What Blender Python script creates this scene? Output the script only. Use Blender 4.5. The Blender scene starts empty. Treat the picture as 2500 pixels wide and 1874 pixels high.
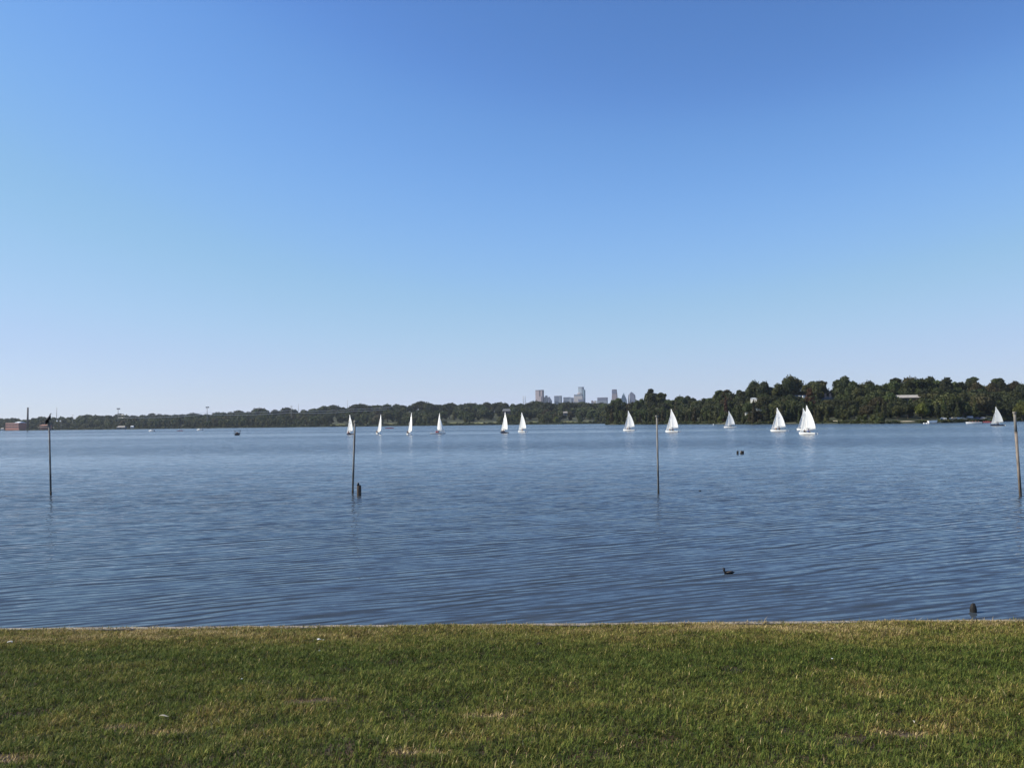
import bpy, bmesh, math, random
import numpy as np
from mathutils import Vector, Matrix, Euler
R = math.radians
random.seed(7); np.random.seed(7)
sc = bpy.context.scene
col = sc.collection

# ------------------------------------------------------------------ camera
F = 1962.0; W0, H0 = 2500, 1874; CAMZ = 3.5
PITCH = math.atan(95.5 / F); ROLL = -math.atan(0.0125)
cd = bpy.data.cameras.new('camera'); cam = bpy.data.objects.new('camera', cd); col.objects.link(cam)
cd.sensor_fit = 'HORIZONTAL'; cd.sensor_width = 36.0; cd.lens = 36.0 * F / W0
cd.clip_start = 0.1; cd.clip_end = 60000
CM = Matrix.Translation((0, 0, CAMZ)) @ Matrix.Rotation(math.pi/2 + PITCH, 4, 'X') @ Matrix.Rotation(ROLL, 4, 'Z')
cam.matrix_world = CM
sc.camera = cam

# ------------------------------------------------------------------ sky, sun, exposure
SUN_EL = R(40); SUN_AZ = R(-90)          # azimuth from +Y, clockwise positive
w = bpy.data.worlds.new('World'); sc.world = w; w.use_nodes = True
nt = w.node_tree; bg = nt.nodes['Background']
sky = nt.nodes.new('ShaderNodeTexSky'); sky.sky_type = 'NISHITA'; sky.sun_disc = False
sky.sun_elevation = SUN_EL; sky.sun_rotation = SUN_AZ
sky.altitude = 0; sky.air_density = 1.0; sky.dust_density = 0.0; sky.ozone_density = 6.0
EXPO = 0.45
# tone of the blue: a soft shoulder on each channel, so the horizon stays pale blue and the zenith deep
def vmath(op, a, vec):
    n = nt.nodes.new('ShaderNodeVectorMath'); n.operation = op; nt.links.new(a, n.inputs[0]); n.inputs[1].default_value = vec; return n.outputs[0]
cv = nt.nodes.new('ShaderNodeRGBCurve')
for ci, pts in enumerate((((.117,.10),(.147,.155),(.227,.27),(.361,.40),(.571,.52),(1,.70)),
                          ((.235,.25),(.288,.352),(.418,.50),(.591,.60),(.76,.645),(1,.745)),
                          ((.3,.36),(.479,.61),(.558,.74),(.66,.83),(.74,.84),(.80,.82),(.90,.86),(1,.90)))):
    c = cv.mapping.curves[ci]
    c.points[0].location = (0, 0); c.points[1].location = pts[-1]
    for p in pts[:-1]: c.points.new(*p)
cv.mapping.update()
nt.links.new(vmath('MULTIPLY', sky.outputs[0], (.134,.134,.136)), cv.inputs['Color'])
g_ = 1/(.12 * 2**EXPO)
nt.links.new(vmath('MULTIPLY', cv.outputs[0], (g_,)*3), bg.inputs[0]); bg.inputs[1].default_value = 0.12
ld = bpy.data.lights.new('sun', 'SUN'); ld.energy = 5.0; ld.angle = R(0.53); ld.color = (1, .93, .80)
sun = bpy.data.objects.new('sun', ld); col.objects.link(sun)
sd = Vector((math.sin(SUN_AZ)*math.cos(SUN_EL), math.cos(SUN_AZ)*math.cos(SUN_EL), math.sin(SUN_EL)))
sun.rotation_euler = sd.to_track_quat('Z', 'Y').to_euler()
sc.view_settings.view_transform = 'Standard'; sc.view_settings.look = 'None'
sc.view_settings.exposure = EXPO; sc.view_settings.gamma = 1.0
sc.render.engine = 'CYCLES'
sc.cycles.max_bounces = 6; sc.cycles.volume_bounces = 0; sc.cycles.transparent_max_bounces = 8

# ------------------------------------------------------------------ helpers
def hz(px): return 1032.5 + (1250 - px) * 0.0125
M3 = CM.to_3x3()
def ray(px, py): return M3 @ Vector((px - W0/2, H0/2 - py, -F))
def at(px, py, D):
    r = ray(px, py); k = D / r.y
    return Vector((r.x*k, D, CAMZ + r.z*k))
def on_water(px, py, z=0.0):
    r = ray(px, py); k = (z - CAMZ) / r.z
    return Vector((r.x*k, r.y*k, z))
def gp(px, D, z=0.0):
    v = at(px, hz(px), D); return Vector((v.x, D, z))
MI = CM.inverted()
def proj(v):
    c = MI @ Vector(v)
    return (W0/2 + F*c.x/-c.z, H0/2 - F*c.y/-c.z)
def tag(o, label=None, cat=None, group=None, kind=None):
    if label: o['label'] = label
    if cat: o['category'] = cat
    if group: o['group'] = group
    if kind: o['kind'] = kind
    return o
def empty(name, loc=(0,0,0), rz=0.0, label=None, cat=None, group=None):
    o = bpy.data.objects.new(name, None); col.objects.link(o)
    o.location = loc; o.rotation_euler = (0, 0, rz); o.empty_display_size = .2
    return tag(o, label, cat, group)
class MB:
    def __init__(s): s.v = []; s.f = []; s.m = []; s.mi = 0; s.sm = []
    def add(s, vs, fs, smooth=False):
        n = len(s.v); s.v += [tuple(v) for v in vs]
        for f in fs: s.f.append(tuple(i+n for i in f)); s.m.append(s.mi); s.sm.append(smooth)
        return s
    def box(s, x0, x1, y0, y1, z0, z1):
        vs = [(x,y,z) for z in (z0,z1) for y in (y0,y1) for x in (x0,x1)]
        return s.add(vs, [(0,2,3,1),(4,5,7,6),(0,1,5,4),(2,6,7,3),(0,4,6,2),(1,3,7,5)])
    def tube(s, pts, rad, n=8, cap=True, flat=1.0):
        pts = [Vector(p) for p in pts]
        if not isinstance(rad, (list, tuple)): rad = [rad]*len(pts)
        rings = []
        for i, p in enumerate(pts):
            d = (pts[min(i+1, len(pts)-1)] - pts[max(i-1, 0)]).normalized()
            a = Vector((0,0,1)) if abs(d.z) < .9 else Vector((1,0,0))
            u = d.cross(a).normalized(); v = d.cross(u).normalized()
            rings.append([p + (u*math.cos(2*math.pi*k/n) + v*math.sin(2*math.pi*k/n)*flat)*rad[i] for k in range(n)])
        vs = [q for r in rings for q in r]; fs = []
        for i in range(len(pts)-1):
            for k in range(n):
                a = i*n+k; b = i*n+(k+1) % n
                fs.append((a, b, b+n, a+n))
        if cap: fs += [tuple(range(n))[::-1], tuple(range((len(pts)-1)*n, len(pts)*n))]
        return s.add(vs, fs, True)
    def loft(s, rings, closed=True, caps=True, smooth=True):
        n = len(rings[0]); vs = [q for r in rings for q in r]; fs = []
        for i in range(len(rings)-1):
            for k in range(n if closed else n-1):
                a = i*n+k; b = i*n+(k+1) % n
                fs.append((a, b, b+n, a+n))
        if caps: fs += [tuple(range(n))[::-1], tuple(range((len(rings)-1)*n, len(rings)*n))]
        return s.add(vs, fs, smooth)
    def blob(s, c, r, n=10, m=7, jit=0.0):
        c = Vector(c); r = (r,)*3 if not isinstance(r, (tuple, list)) else r
        rings = []
        for i in range(m+1):
            t = math.pi*i/m; rr = max(math.sin(t), .02)
            rings.append([c + Vector((r[0]*rr*math.cos(2*math.pi*k/n), r[1]*rr*math.sin(2*math.pi*k/n), -r[2]*math.cos(t)))*(1+random.uniform(-jit, jit)) for k in range(n)])
        return s.loft(rings)
    def build(s, name, mats, parent=None, loc=None):
        me = bpy.data.meshes.new(name); me.from_pydata(s.v, [], s.f)
        mats = mats if isinstance(mats, (list, tuple)) else [mats]
        for m in mats: me.materials.append(m)
        me.polygons.foreach_set('material_index', s.m)
        me.polygons.foreach_set('use_smooth', s.sm)
        bm = bmesh.new(); bm.from_mesh(me); bmesh.ops.recalc_face_normals(bm, faces=bm.faces); bm.to_mesh(me); bm.free()
        o = bpy.data.objects.new(name, me); col.objects.link(o)
        if parent: o.parent = parent
        if loc: o.location = loc
        return o
def np_mesh(name, verts, quads=None, tris=None, mats=(), smooth=False):
    me = bpy.data.meshes.new(name)
    nq = 0 if quads is None else len(quads); ntr = 0 if tris is None else len(tris)
    me.vertices.add(len(verts)); me.vertices.foreach_set('co', np.asarray(verts, dtype=np.float32).ravel())
    loops = []
    if nq: loops.append(np.asarray(quads).ravel())
    if ntr: loops.append(np.asarray(tris).ravel())
    loops = np.concatenate(loops).astype(np.int32)
    me.loops.add(len(loops)); me.loops.foreach_set('vertex_index', loops)
    me.polygons.add(nq+ntr)
    st = np.concatenate([np.arange(nq)*4, nq*4 + np.arange(ntr)*3]).astype(np.int32)
    me.polygons.foreach_set('loop_start', st)
    if smooth: me.polygons.foreach_set('use_smooth', np.ones(nq+ntr, dtype=bool))
    me.update(calc_edges=True)
    for m in mats: me.materials.append(m)
    return me
def copy_tree(o, parent=None):
    c = o.copy(); col.objects.link(c)
    if parent: c.parent = parent
    for ch in list(o.children): copy_tree(ch, c)
    return c

# ------------------------------------------------------------------ materials
def mat(name, color=(.5,.5,.5), rough=.6, metal=0.0, var=.12, scale=6.0, color2=None, spec=.4, bump=0.0, coord='Object', stretch=None):
    m = bpy.data.materials.new(name); m.use_nodes = True; t = m.node_tree; N = t.nodes; L = t.links
    b = N['Principled BSDF']; b.inputs['Roughness'].default_value = rough; b.inputs['Metallic'].default_value = metal
    b.inputs['Specular IOR Level'].default_value = spec
    tc = N.new('ShaderNodeTexCoord'); mp = N.new('ShaderNodeMapping'); L.new(tc.outputs[coord], mp.inputs[0])
    if stretch: mp.inputs['Scale'].default_value = stretch
    no = N.new('ShaderNodeTexNoise'); no.inputs['Scale'].default_value = scale; no.inputs['Detail'].default_value = 5
    L.new(mp.outputs[0], no.inputs[0])
    cr = N.new('ShaderNodeValToRGB'); L.new(no.outputs[0], cr.inputs[0])
    c1 = [max(0, c*(1-var)) for c in color]; c2 = color2 or [min(1, c*(1+var)) for c in color]
    cr.color_ramp.elements[0].position = .35; cr.color_ramp.elements[1].position = .65
    cr.color_ramp.elements[0].color = (*c1, 1); cr.color_ramp.elements[1].color = (*c2, 1)
    L.new(cr.outputs[0], b.inputs['Base Color'])
    if bump:
        bp = N.new('ShaderNodeBump'); bp.inputs['Strength'].default_value = bump; bp.inputs['Distance'].default_value = .02
        L.new(no.outputs[0], bp.inputs['Height']); L.new(bp.outputs[0], b.inputs['Normal'])
    return m
def node_math(t, op, a, b=None, clamp=False):
    n = t.nodes.new('ShaderNodeMath'); n.operation = op; n.use_clamp = clamp
    for i, x in enumerate((a, b)):
        if x is None: continue
        if isinstance(x, (int, float)): n.inputs[i].default_value = x
        else: t.links.new(x, n.inputs[i])
    return n.outputs[0]

def foliage(name, ca, cb, hue=.03):
    m = bpy.data.materials.new(name); m.use_nodes = True; t = m.node_tree; N = t.nodes; L = t.links
    b = N['Principled BSDF']; b.inputs['Roughness'].default_value = .65; b.inputs['Specular IOR Level'].default_value = .25
    g = N.new('ShaderNodeNewGeometry'); no = N.new('ShaderNodeTexNoise'); no.inputs['Scale'].default_value = .35; no.inputs['Detail'].default_value = 4
    L.new(g.outputs['Position'], no.inputs[0])
    cr = N.new('ShaderNodeValToRGB'); cr.color_ramp.elements[0].position = .35; cr.color_ramp.elements[1].position = .68
    cr.color_ramp.elements[0].color = (*ca, 1); cr.color_ramp.elements[1].color = (*cb, 1); L.new(no.outputs[0], cr.inputs[0])
    oi = N.new('ShaderNodeObjectInfo'); hs = N.new('ShaderNodeHueSaturation')
    L.new(node_math(t, 'ADD', node_math(t, 'MULTIPLY', oi.outputs['Random'], hue), .5-hue/2), hs.inputs['Hue'])
    L.new(node_math(t, 'ADD', node_math(t, 'MULTIPLY', oi.outputs['Random'], .6), .7), hs.inputs['Value'])
    L.new(cr.outputs[0], hs.inputs['Color']); L.new(hs.outputs[0], b.inputs['Base Color'])
    tr = N.new('ShaderNodeBsdfTranslucent'); L.new(hs.outputs[0], tr.inputs[0])
    mx = N.new('ShaderNodeMixShader'); mx.inputs[0].default_value = .25
    L.new(b.outputs[0], mx.inputs[1]); L.new(tr.outputs[0], mx.inputs[2]); L.new(mx.outputs[0], N['Material Output'].inputs[0])
    return m
FOL = {
 'dark': foliage('foliage_dark', (.018,.026,.010), (.056,.064,.020)),
 'green': foliage('foliage_green', (.028,.041,.012), (.074,.090,.024)),
 'olive': foliage('foliage_olive', (.036,.042,.013), (.092,.095,.03)),
 'brown': foliage('foliage_brown', (.034,.030,.013), (.074,.060,.024)),
 'yellow': foliage('foliage_yellow', (.06,.075,.012), (.15,.16,.03)),
 'russet': foliage('foliage_russet', (.055,.028,.012), (.12,.06,.028)),
}
M = {
 'bark': mat('bark', (.09,.07,.05), .9, scale=3, var=.4),
 'concrete': mat('concrete', (.29,.25,.20), .85, scale=9, var=.22, bump=.4),
 'wood': mat('weathered_wood', (.16,.13,.10), .85, scale=14, var=.55, bump=.6, stretch=(1,1,.12)),
 'darkwood': mat('wet_wood', (.035,.028,.022), .7, scale=14, var=.6, bump=.6, stretch=(1,1,.2)),
 'dulled': mat('dulled_steel', (.20,.185,.165), .8, metal=.0, scale=6, var=.45, spec=.15, stretch=(1,1,.25)),
 'cap': mat('cap_metal', (.24,.215,.18), .7, scale=8, var=.2),
 'soot': mat('black_wet_wood', (.010,.009,.008), .8, scale=14, var=.5),
 'stumpwood': mat('stump_wood', (.075,.055,.042), .9, scale=9, var=.7, bump=.8, stretch=(1,1,.25)),
 'steel': mat('galvanised', (.30,.275,.24), .6, metal=.1, scale=5, var=.25, stretch=(1,1,.3)),
 'rust': mat('stained_steel', (.19,.155,.125), .7, metal=.2, scale=6, var=.4, stretch=(1,1,.3)),
 'white': mat('white_gelcoat', (.80,.80,.78), .3, scale=1.5, var=.04, spec=.5),
 'cream': mat('cream_gelcoat', (.74,.70,.62), .35, scale=1.5, var=.05),
 'navy': mat('navy_gelcoat', (.012,.018,.045), .3, scale=1.5, var=.2),
 'black': mat('black_paint', (.012,.012,.015), .5, scale=3, var=.3),
 'alu': mat('aluminium', (.62,.62,.62), .35, metal=.7, scale=8, var=.08),
 'skin': mat('skin', (.42,.25,.18), .6, var=.05),
 'hair': mat('hair', (.03,.02,.015), .7, var=.2),
 'cloth_dark': mat('cloth_dark', (.02,.022,.03), .9, var=.2),
 'cloth_red': mat('cloth_red', (.30,.03,.03), .9, var=.15),
 'cloth_blue': mat('cloth_blue', (.04,.07,.2), .9, var=.15),
 'cloth_tan': mat('cloth_tan', (.3,.2,.12), .9, var=.15),
 'red': mat('red_paint', (.55,.05,.06), .4, var=.1),
 'pink': mat('faded_red_paint', (.62,.16,.18), .45, var=.1),
 'stucco': mat('white_stucco', (.78,.74,.66), .85, scale=.8, var=.06),
 'slate': mat('slate_roof', (.13,.135,.14), .8, scale=1.2, var=.25),
 'tan_roof': mat('tan_roof', (.34,.31,.27), .8, scale=.8, var=.2),
 'glass': mat('window_glass', (.03,.04,.05), .1, var=.2, spec=.8),
 'sand': mat('sand', (.42,.36,.26), .95, scale=.3, var=.2),
 'feather': mat('black_feather', (.008,.008,.010), .55, scale=20, var=.3),
 'featherb': mat('brown_feather', (.07,.055,.045), .7, scale=20, var=.4),
 'bill': mat('pale_bill', (.6,.56,.5), .5, var=.05),
 'litter': mat('white_litter', (.8,.8,.78), .8, scale=30, var=.05),
 'clod': mat('dark_clod', (.012,.010,.008), .95, scale=40, var=.4),
 'carwhite': mat('car_white', (.75,.75,.74), .25, scale=1, var=.03, spec=.6),
 'carsilver': mat('car_silver', (.4,.41,.42), .3, metal=.4, scale=1, var=.05),
 'carblue': mat('car_blue', (.05,.08,.2), .3, scale=1, var=.1),
 'cartan': mat('car_tan', (.5,.44,.32), .35, scale=1, var=.05),
 'tyre': mat('tyre', (.02,.02,.02), .9, var=.2),
}
def sail_mat(name, c, tr_f):
    m = mat(name, c, .7, scale=.6, var=.03, spec=.2); t = m.node_tree; N = t.nodes; L = t.links
    b = N['Principled BSDF']; tr = N.new('ShaderNodeBsdfTranslucent'); tr.inputs[0].default_value = (*c, 1)
    mx = N.new('ShaderNodeMixShader'); mx.inputs[0].default_value = tr_f
    L.new(b.outputs[0], mx.inputs[1]); L.new(tr.outputs[0], mx.inputs[2]); L.new(mx.outputs[0], N['Material Output'].inputs[0])
    return m
M['sail'] = sail_mat('sailcloth', (.92,.92,.90), .35)
M['sail_grey'] = sail_mat('grey_sailcloth', (.52,.55,.58), .25)
def brick_mat(name, c1, c2, mortar, scale, bw=.5, rh=.25, ms=.02):
    m = mat(name, c1, .85); t = m.node_tree; N = t.nodes; L = t.links
    tc = N.new('ShaderNodeTexCoord'); mp = N.new('ShaderNodeMapping'); mp.inputs['Rotation'].default_value = (R(90), 0, 0)
    L.new(tc.outputs['Object'], mp.inputs[0])
    br = N.new('ShaderNodeTexBrick'); br.inputs['Scale'].default_value = scale; br.offset = 0 if 'tower' in name else .5
    br.inputs['Brick Width'].default_value = bw; br.inputs['Row Height'].default_value = rh; br.inputs['Mortar Size'].default_value = ms
    br.inputs['Color1'].default_value = (*c1, 1); br.inputs['Color2'].default_value = (*c2, 1); br.inputs['Mortar'].default_value = (*mortar, 1)
    L.new(mp.outputs[0], br.inputs[0]); L.new(br.outputs[0], N['Principled BSDF'].inputs['Base Color'])
    return m
M['brick'] = brick_mat('red_brick', (.36,.12,.08), (.30,.10,.07), (.4,.3,.25), .5)

# ------------------------------------------------------------------ water
def water_mat():
    m = bpy.data.materials.new('lake_water'); m.use_nodes = True; t = m.node_tree; N = t.nodes; L = t.links
    b = N['Principled BSDF']
    g = N.new('ShaderNodeNewGeometry'); P = g.outputs['Position']
    def noise(angle, sx, sy, detail=2.0, off=0.0, rough=.5, dist=0.0):
        # sx: variation along the crest, sy: across it
        r = N.new('ShaderNodeMapping'); r.inputs['Rotation'].default_value = (0, 0, -R(angle)); L.new(P, r.inputs[0])
        s = N.new('ShaderNodeMapping'); s.inputs['Scale'].default_value = (sx, sy, 1); s.inputs['Location'].default_value = (off, off*1.7, 0)
        L.new(r.outputs[0], s.inputs[0])
        n = N.new('ShaderNodeTexNoise'); n.inputs['Scale'].default_value = 1; n.inputs['Detail'].default_value = detail
        n.inputs['Roughness'].default_value = rough; n.inputs['Distortion'].default_value = dist
        L.new(s.outputs[0], n.inputs[0])
        return n.outputs[0]
    # large wind patches, long across the view
    patch = noise(2, .0018, .0095, 3, 5)
    patch2 = noise(4, .03, .16, 3, 11)
    k = node_math(t, 'ADD', node_math(t, 'MULTIPLY', patch, 2.6), -.55)
    k = node_math(t, 'MAXIMUM', k, .12)
    k = node_math(t, 'MULTIPLY', k, node_math(t, 'ADD', node_math(t, 'MULTIPLY', patch2, .5), .75))
    waves = [(22, .8, 2.6, .22, 1, 5), (14, 1.3, 4.5, .13, 1, 17), (-8, 1.6, 8.0, .12, 1, 31), (40, 1.6, 7.0, .09, 1, 47), (3, 5.0, 22.0, .10, 1, 61)]
    sx = sy = None
    def addslope(sx, sy, s, a):
        px_ = node_math(t, 'MULTIPLY', s, -math.sin(R(a))); py_ = node_math(t, 'MULTIPLY', s, math.cos(R(a)))
        return (px_, py_) if sx is None else (node_math(t, 'ADD', sx, px_), node_math(t, 'ADD', sy, py_))
    for (a, fx, fy, amp, det, off) in waves:
        n = noise(a, fx, fy, det, off, dist=.35)
        sx, sy = addslope(sx, sy, node_math(t, 'MULTIPLY', node_math(t, 'SUBTRACT', n, .5), amp*2), a)
    sy = node_math(t, 'ADD', node_math(t, 'MULTIPLY', node_math(t, 'ABSOLUTE', sy), -1.0), -.006)
    # short choppy wavelets, only their steep fronts
    for (a, fx, fy, amp, off) in ((20, .85, 3.4, 1.2, 91), (12, .45, 1.7, .7, 113)):
        q = node_math(t, 'MAXIMUM', node_math(t, 'SUBTRACT', noise(a, fx, fy, 2, off, dist=.5), .57), 0)
        sx, sy = addslope(sx, sy, node_math(t, 'MULTIPLY', q, -amp), a)
    # long crested ripple trains: narrow steep faces toward the shore, broad flat backs
    for (a, f, wob, amp, off) in ((25, 2.8, 1.5, .50, 3), (15, 4.6, 2.0, .34, 29)):
        r = N.new('ShaderNodeMapping'); r.inputs['Rotation'].default_value = (0, 0, -R(a)); L.new(P, r.inputs[0])
        sp = N.new('ShaderNodeSeparateXYZ'); L.new(r.outputs[0], sp.inputs[0])
        ph = node_math(t, 'ADD', node_math(t, 'MULTIPLY', sp.outputs[1], f), node_math(t, 'MULTIPLY', noise(a, .16, .55, 2, off), wob*2.4))
        sn = node_math(t, 'SINE', node_math(t, 'MULTIPLY', ph, 6.2832))
        pk = node_math(t, 'POWER', node_math(t, 'ADD', node_math(t, 'MULTIPLY', sn, .5), .5), 4.0)
        am = node_math(t, 'MAXIMUM', node_math(t, 'SUBTRACT', node_math(t, 'MULTIPLY', noise(a, .4, .8, 2, off+7), 3.4), 1.15), .06)
        sx, sy = addslope(sx, sy, node_math(t, 'MULTIPLY', node_math(t, 'MULTIPLY', node_math(t, 'SUBTRACT', pk, .07), am), -amp), a)
    n = noise(0, 2.2, 3.0, 2, 83); sx = node_math(t, 'ADD', sx, node_math(t, 'MULTIPLY', node_math(t, 'SUBTRACT', n, .5), .42))
    sy = node_math(t, 'MINIMUM', sy, .02)
    sx = node_math(t, 'MULTIPLY', sx, k); sy = node_math(t, 'MULTIPLY', sy, k)
    cb = N.new('ShaderNodeCombineXYZ'); L.new(sx, cb.inputs[0]); L.new(sy, cb.inputs[1]); cb.inputs[2].default_value = 1
    nm = N.new('ShaderNodeVectorMath'); nm.operation = 'NORMALIZE'; L.new(cb.outputs[0], nm.inputs[0])
    L.new(nm.outputs[0], b.inputs['Normal'])
    murk = N.new('ShaderNodeValToRGB'); murk.color_ramp.elements[0].color = (.036,.047,.058, 1); murk.color_ramp.elements[1].color = (.050,.063,.074, 1)
    L.new(noise(10, .05, .3, 2, 3), murk.inputs[0]); L.new(murk.outputs[0], b.inputs['Base Color'])
    b.inputs['Roughness'].default_value = .04; b.inputs['IOR'].default_value = 1.333
    return m
wm = water_mat()
WX = 8900
def curb_y(x): return 12.15 - .015*x
mb = MB()
xs = [-WX, -60, -10, 10, 60, WX]; vs = []
vs = [(x, curb_y(max(-60, min(60, x))) + .08, 0) for x in xs] + [(x, 9000, 0) for x in xs]
mb.add(vs, [(i, i+1, i+7, i+6) for i in range(5)])
tag(mb.build('water', wm), kind='structure')

# ------------------------------------------------------------------ lawn, seawall
def lawn_z(x, y):
    d = curb_y(x) - y
    return (.47 + .112*np.maximum(d, 0) + .012*np.sin(x*1.9+y*.8) + .010*np.sin(y*3.1-x*.7+1) + .009*np.sin(x*4.7+y*5.3)
            + .007*np.sin(x*7.3-y*6.1+2)*np.minimum(1, np.maximum(d, 0)))
def lawn_mat():
    m = mat('soil', (.022,.018,.010), .95, scale=9, color2=(.085,.048,.028), bump=.8, coord='Object'); return m
xs = np.concatenate([np.linspace(-60, -13, 30), np.arange(-12.9, 12.95, .1), np.linspace(13, 60, 30)])
ts = np.concatenate([np.linspace(-30, 3, 24), np.arange(3.1, 12.0, .1)]) / 11.95
vv = []
for t_ in ts:
    for x in xs:
        y = t_ * curb_y(x); y = min(y, curb_y(x)-.01); vv.append((x, y, float(lawn_z(x, y))))
nx = len(xs); qq = [(j*nx+i, j*nx+i+1, (j+1)*nx+i+1, (j+1)*nx+i) for j in range(len(ts)-1) for i in range(nx-1)]
lo = bpy.data.objects.new('ground', np_mesh('ground', np.array(vv), np.array(qq), None, [lawn_mat()], True)); col.objects.link(lo)
tag(lo, kind='structure')

sw = MB()
rng = random.Random(3)
for i in range(40):           # pours of the wall, with slightly uneven edges
    x0 = -60 + i*3; x1 = x0 + 2.994
    n = 12; top = []; 
    rings = []
    for k in range(n+1):
        x = x0 + (x1-x0)*k/n; yc = curb_y(x); j = rng.uniform(-.006, .006)
        rings.append([(x, yc-.004, -.6), (x, yc-.004, .485+j*.4), (x, yc+.02, .497+j*.5), (x, yc+.075+j, .495+j*.3), (x, yc+.09+j, .48), (x, yc+.10, -.6)])
    sw.loft(rings, True, True, False)
tag(sw.build('seawall', M['concrete']), 'pale concrete seawall edge between the lawn and the lake', 'wall')

def grass_mat():
    m = bpy.data.materials.new('grass_blades'); m.use_nodes = True; t = m.node_tree; N = t.nodes; L = t.links
    b = N['Principled BSDF']; b.inputs['Roughness'].default_value = .6; b.inputs['Specular IOR Level'].default_value = .12
    g = N.new('ShaderNodeNewGeometry')
    at_ = N.new('ShaderNodeAttribute'); at_.attribute_name = 'tint'
    sep = N.new('ShaderNodeSeparateColor'); L.new(at_.outputs['Color'], sep.inputs[0])
    # R = blade dryness 0..1
    cr = N.new('ShaderNodeValToRGB'); e = cr.color_ramp.elements
    e[0].position = 0; e[0].color = (.036,.062,.011, 1); e[1].position = 1; e[1].color = (.46,.36,.18, 1)
    for p, c in ((.30, (.074,.104,.018)), (.52, (.132,.145,.030)), (.70, (.21,.19,.045)), (.85, (.25,.17,.06))):
        x = e.new(p); x.color = (*c, 1)
    L.new(sep.outputs[0], cr.inputs[0])
    hs = N.new('ShaderNodeHueSaturation'); L.new(cr.outputs[0], hs.inputs['Color'])
    L.new(node_math(t, 'ADD', node_math(t, 'MULTIPLY', node_math(t, 'POWER', sep.outputs[1], 1.6), 1.42), .25), hs.inputs['Value'])
    L.new(hs.outputs[0], b.inputs['Base Color'])
    tr = N.new('ShaderNodeBsdfTranslucent'); L.new(hs.outputs[0], tr.inputs[0])
    mx = N.new('ShaderNodeMixShader'); mx.inputs[0].default_value = .3
    L.new(b.outputs[0], mx.inputs[1]); L.new(tr.outputs[0], mx.inputs[2]); L.new(mx.outputs[0], N['Material Output'].inputs[0])
    return m
def vnoise(x, y, s, seed):
    # smooth value noise
    r = np.random.RandomState(seed); T = r.rand(256, 256)
    u = x*s + 71.3; v = y*s + 37.1; i = np.floor(u).astype(int); j = np.floor(v).astype(int); fu = u-i; fv = v-j
    fu = fu*fu*(3-2*fu); fv = fv*fv*(3-2*fv)
    a = T[i % 256, j % 256]; b_ = T[(i+1) % 256, j % 256]; c = T[i % 256, (j+1) % 256]; d = T[(i+1) % 256, (j+1) % 256]
    return (a*(1-fu)+b_*fu)*(1-fv) + (c*(1-fu)+d*fu)*fv
NB = 1080000
rs = np.random.RandomState(5)
def grass_points(n):
    y = 4.6 + (12.10-4.6)*rs.rand(n*2)**.95; x = (rs.rand(n*2)*2-1)*12.4
    keep = np.abs(x) < np.where(rs.rand(n*2) < .55, .68*y + 1.6, .74*y + 3.4); x = x[keep][:n]; y = y[keep][:n]
    y = y + (curb_y(x)-12.06)*np.clip((y-4.6)/7.4, 0, 1)**2; return x, y
gx, gy = grass_points(NB)
# bare, thin and dry patches (world positions, from the photograph)
BARE = [(2215, 1795, .30, .10), (2080, 1800, .14, .06), (760, 1712, .28, .09), (2010, 1640, .16, .08), (420, 1790, .28, .12), (1180, 1750, .3, .1), (10, 1855, .3, .15), (300, 1775, .2, .1), (1010, 1840, .25, .1)]
def on_lawn(px, py):
    r = ray(px, py); lo_, hi_ = 2.0, 14.0
    for _ in range(40):
        k = (lo_+hi_)/2; p = Vector((0,0,CAMZ)) + r*(k/r.y)
        if p.z > float(lawn_z(p.x, p.y)): lo_ = k
        else: hi_ = k
    return p
bare = np.zeros(len(gx))
for (px, py, ax, ay) in BARE:
    p = on_lawn(px, py)
    wob = .55*vnoise(gx, gy, 5, 91)
    bare = np.maximum(bare, np.clip(1.5 - np.sqrt(((gx-p.x)/ax)**2 + ((gy-p.y)/ay)**2) - wob, 0, 1))
n1 = vnoise(gx, gy*1.6, .55, 1); n2 = vnoise(gx, gy*1.5, 1.7, 2); n3 = vnoise(gx, gy*1.3, 5.0, 3); n4 = vnoise(gx, gy, 13, 4)
edge = np.clip(1.25 - (curb_y(gx)-gy)/2.0, 0, 1)
dry = .12 + .24*n1*n2*1.8 + .20*n3 + .10*n4 + .34*edge + .5*bare + .05*np.clip((7.2-gy)/2, 0, 1)
n5 = vnoise(gx, gy, 30, 5)*.6 + vnoise(gx, gy, 55, 6)*.4
thick = np.clip((.35+1.15*n5)*1.1, .2, 1.1)*np.clip(.45 + .9*n3*.6 + .5*n4 - .85*bare + .1 - .35*(n2 < .22), .12, 1)
keep = rs.rand(len(gx)) < thick
lim = curb_y(gx) + .03 + .09*(n3 > .5)*(rs.rand(len(gx))) + .05*(n4 > .6)
keep &= gy < lim
gx, gy, dry, n3, n4, n5, bare, edge = [a[keep] for a in (gx, gy, dry, n3, n4, n5, bare, edge)]
n = len(gx)
h = (.024 + .026*rs.rand(n) + .014*n3 + .016*(n4-.5) + .022*(n5-.3))*(1-.45*bare)
tall = rs.rand(n) < .02; h = np.where(tall, h*1.7, h)
wd = .0019 + .0016*rs.rand(n)
az = rs.rand(n)*2*math.pi; lean = .3 + rs.rand(n)**.9*1.15
ca, sa = np.cos(az), np.sin(az)
fx, fy = -sa, ca             # blade width direction
z0 = lawn_z(gx, gy) - .003
onw = gy > curb_y(gx); z0 = np.where(onw, .478, z0)
hor = np.sin(lean)*h; ver = np.cos(lean*.8)*h
V = np.empty((n, 5, 3), dtype=np.float32)
V[:,0] = np.stack([gx - fx*wd, gy - fy*wd, z0], 1); V[:,1] = np.stack([gx + fx*wd, gy + fy*wd, z0], 1)
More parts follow.
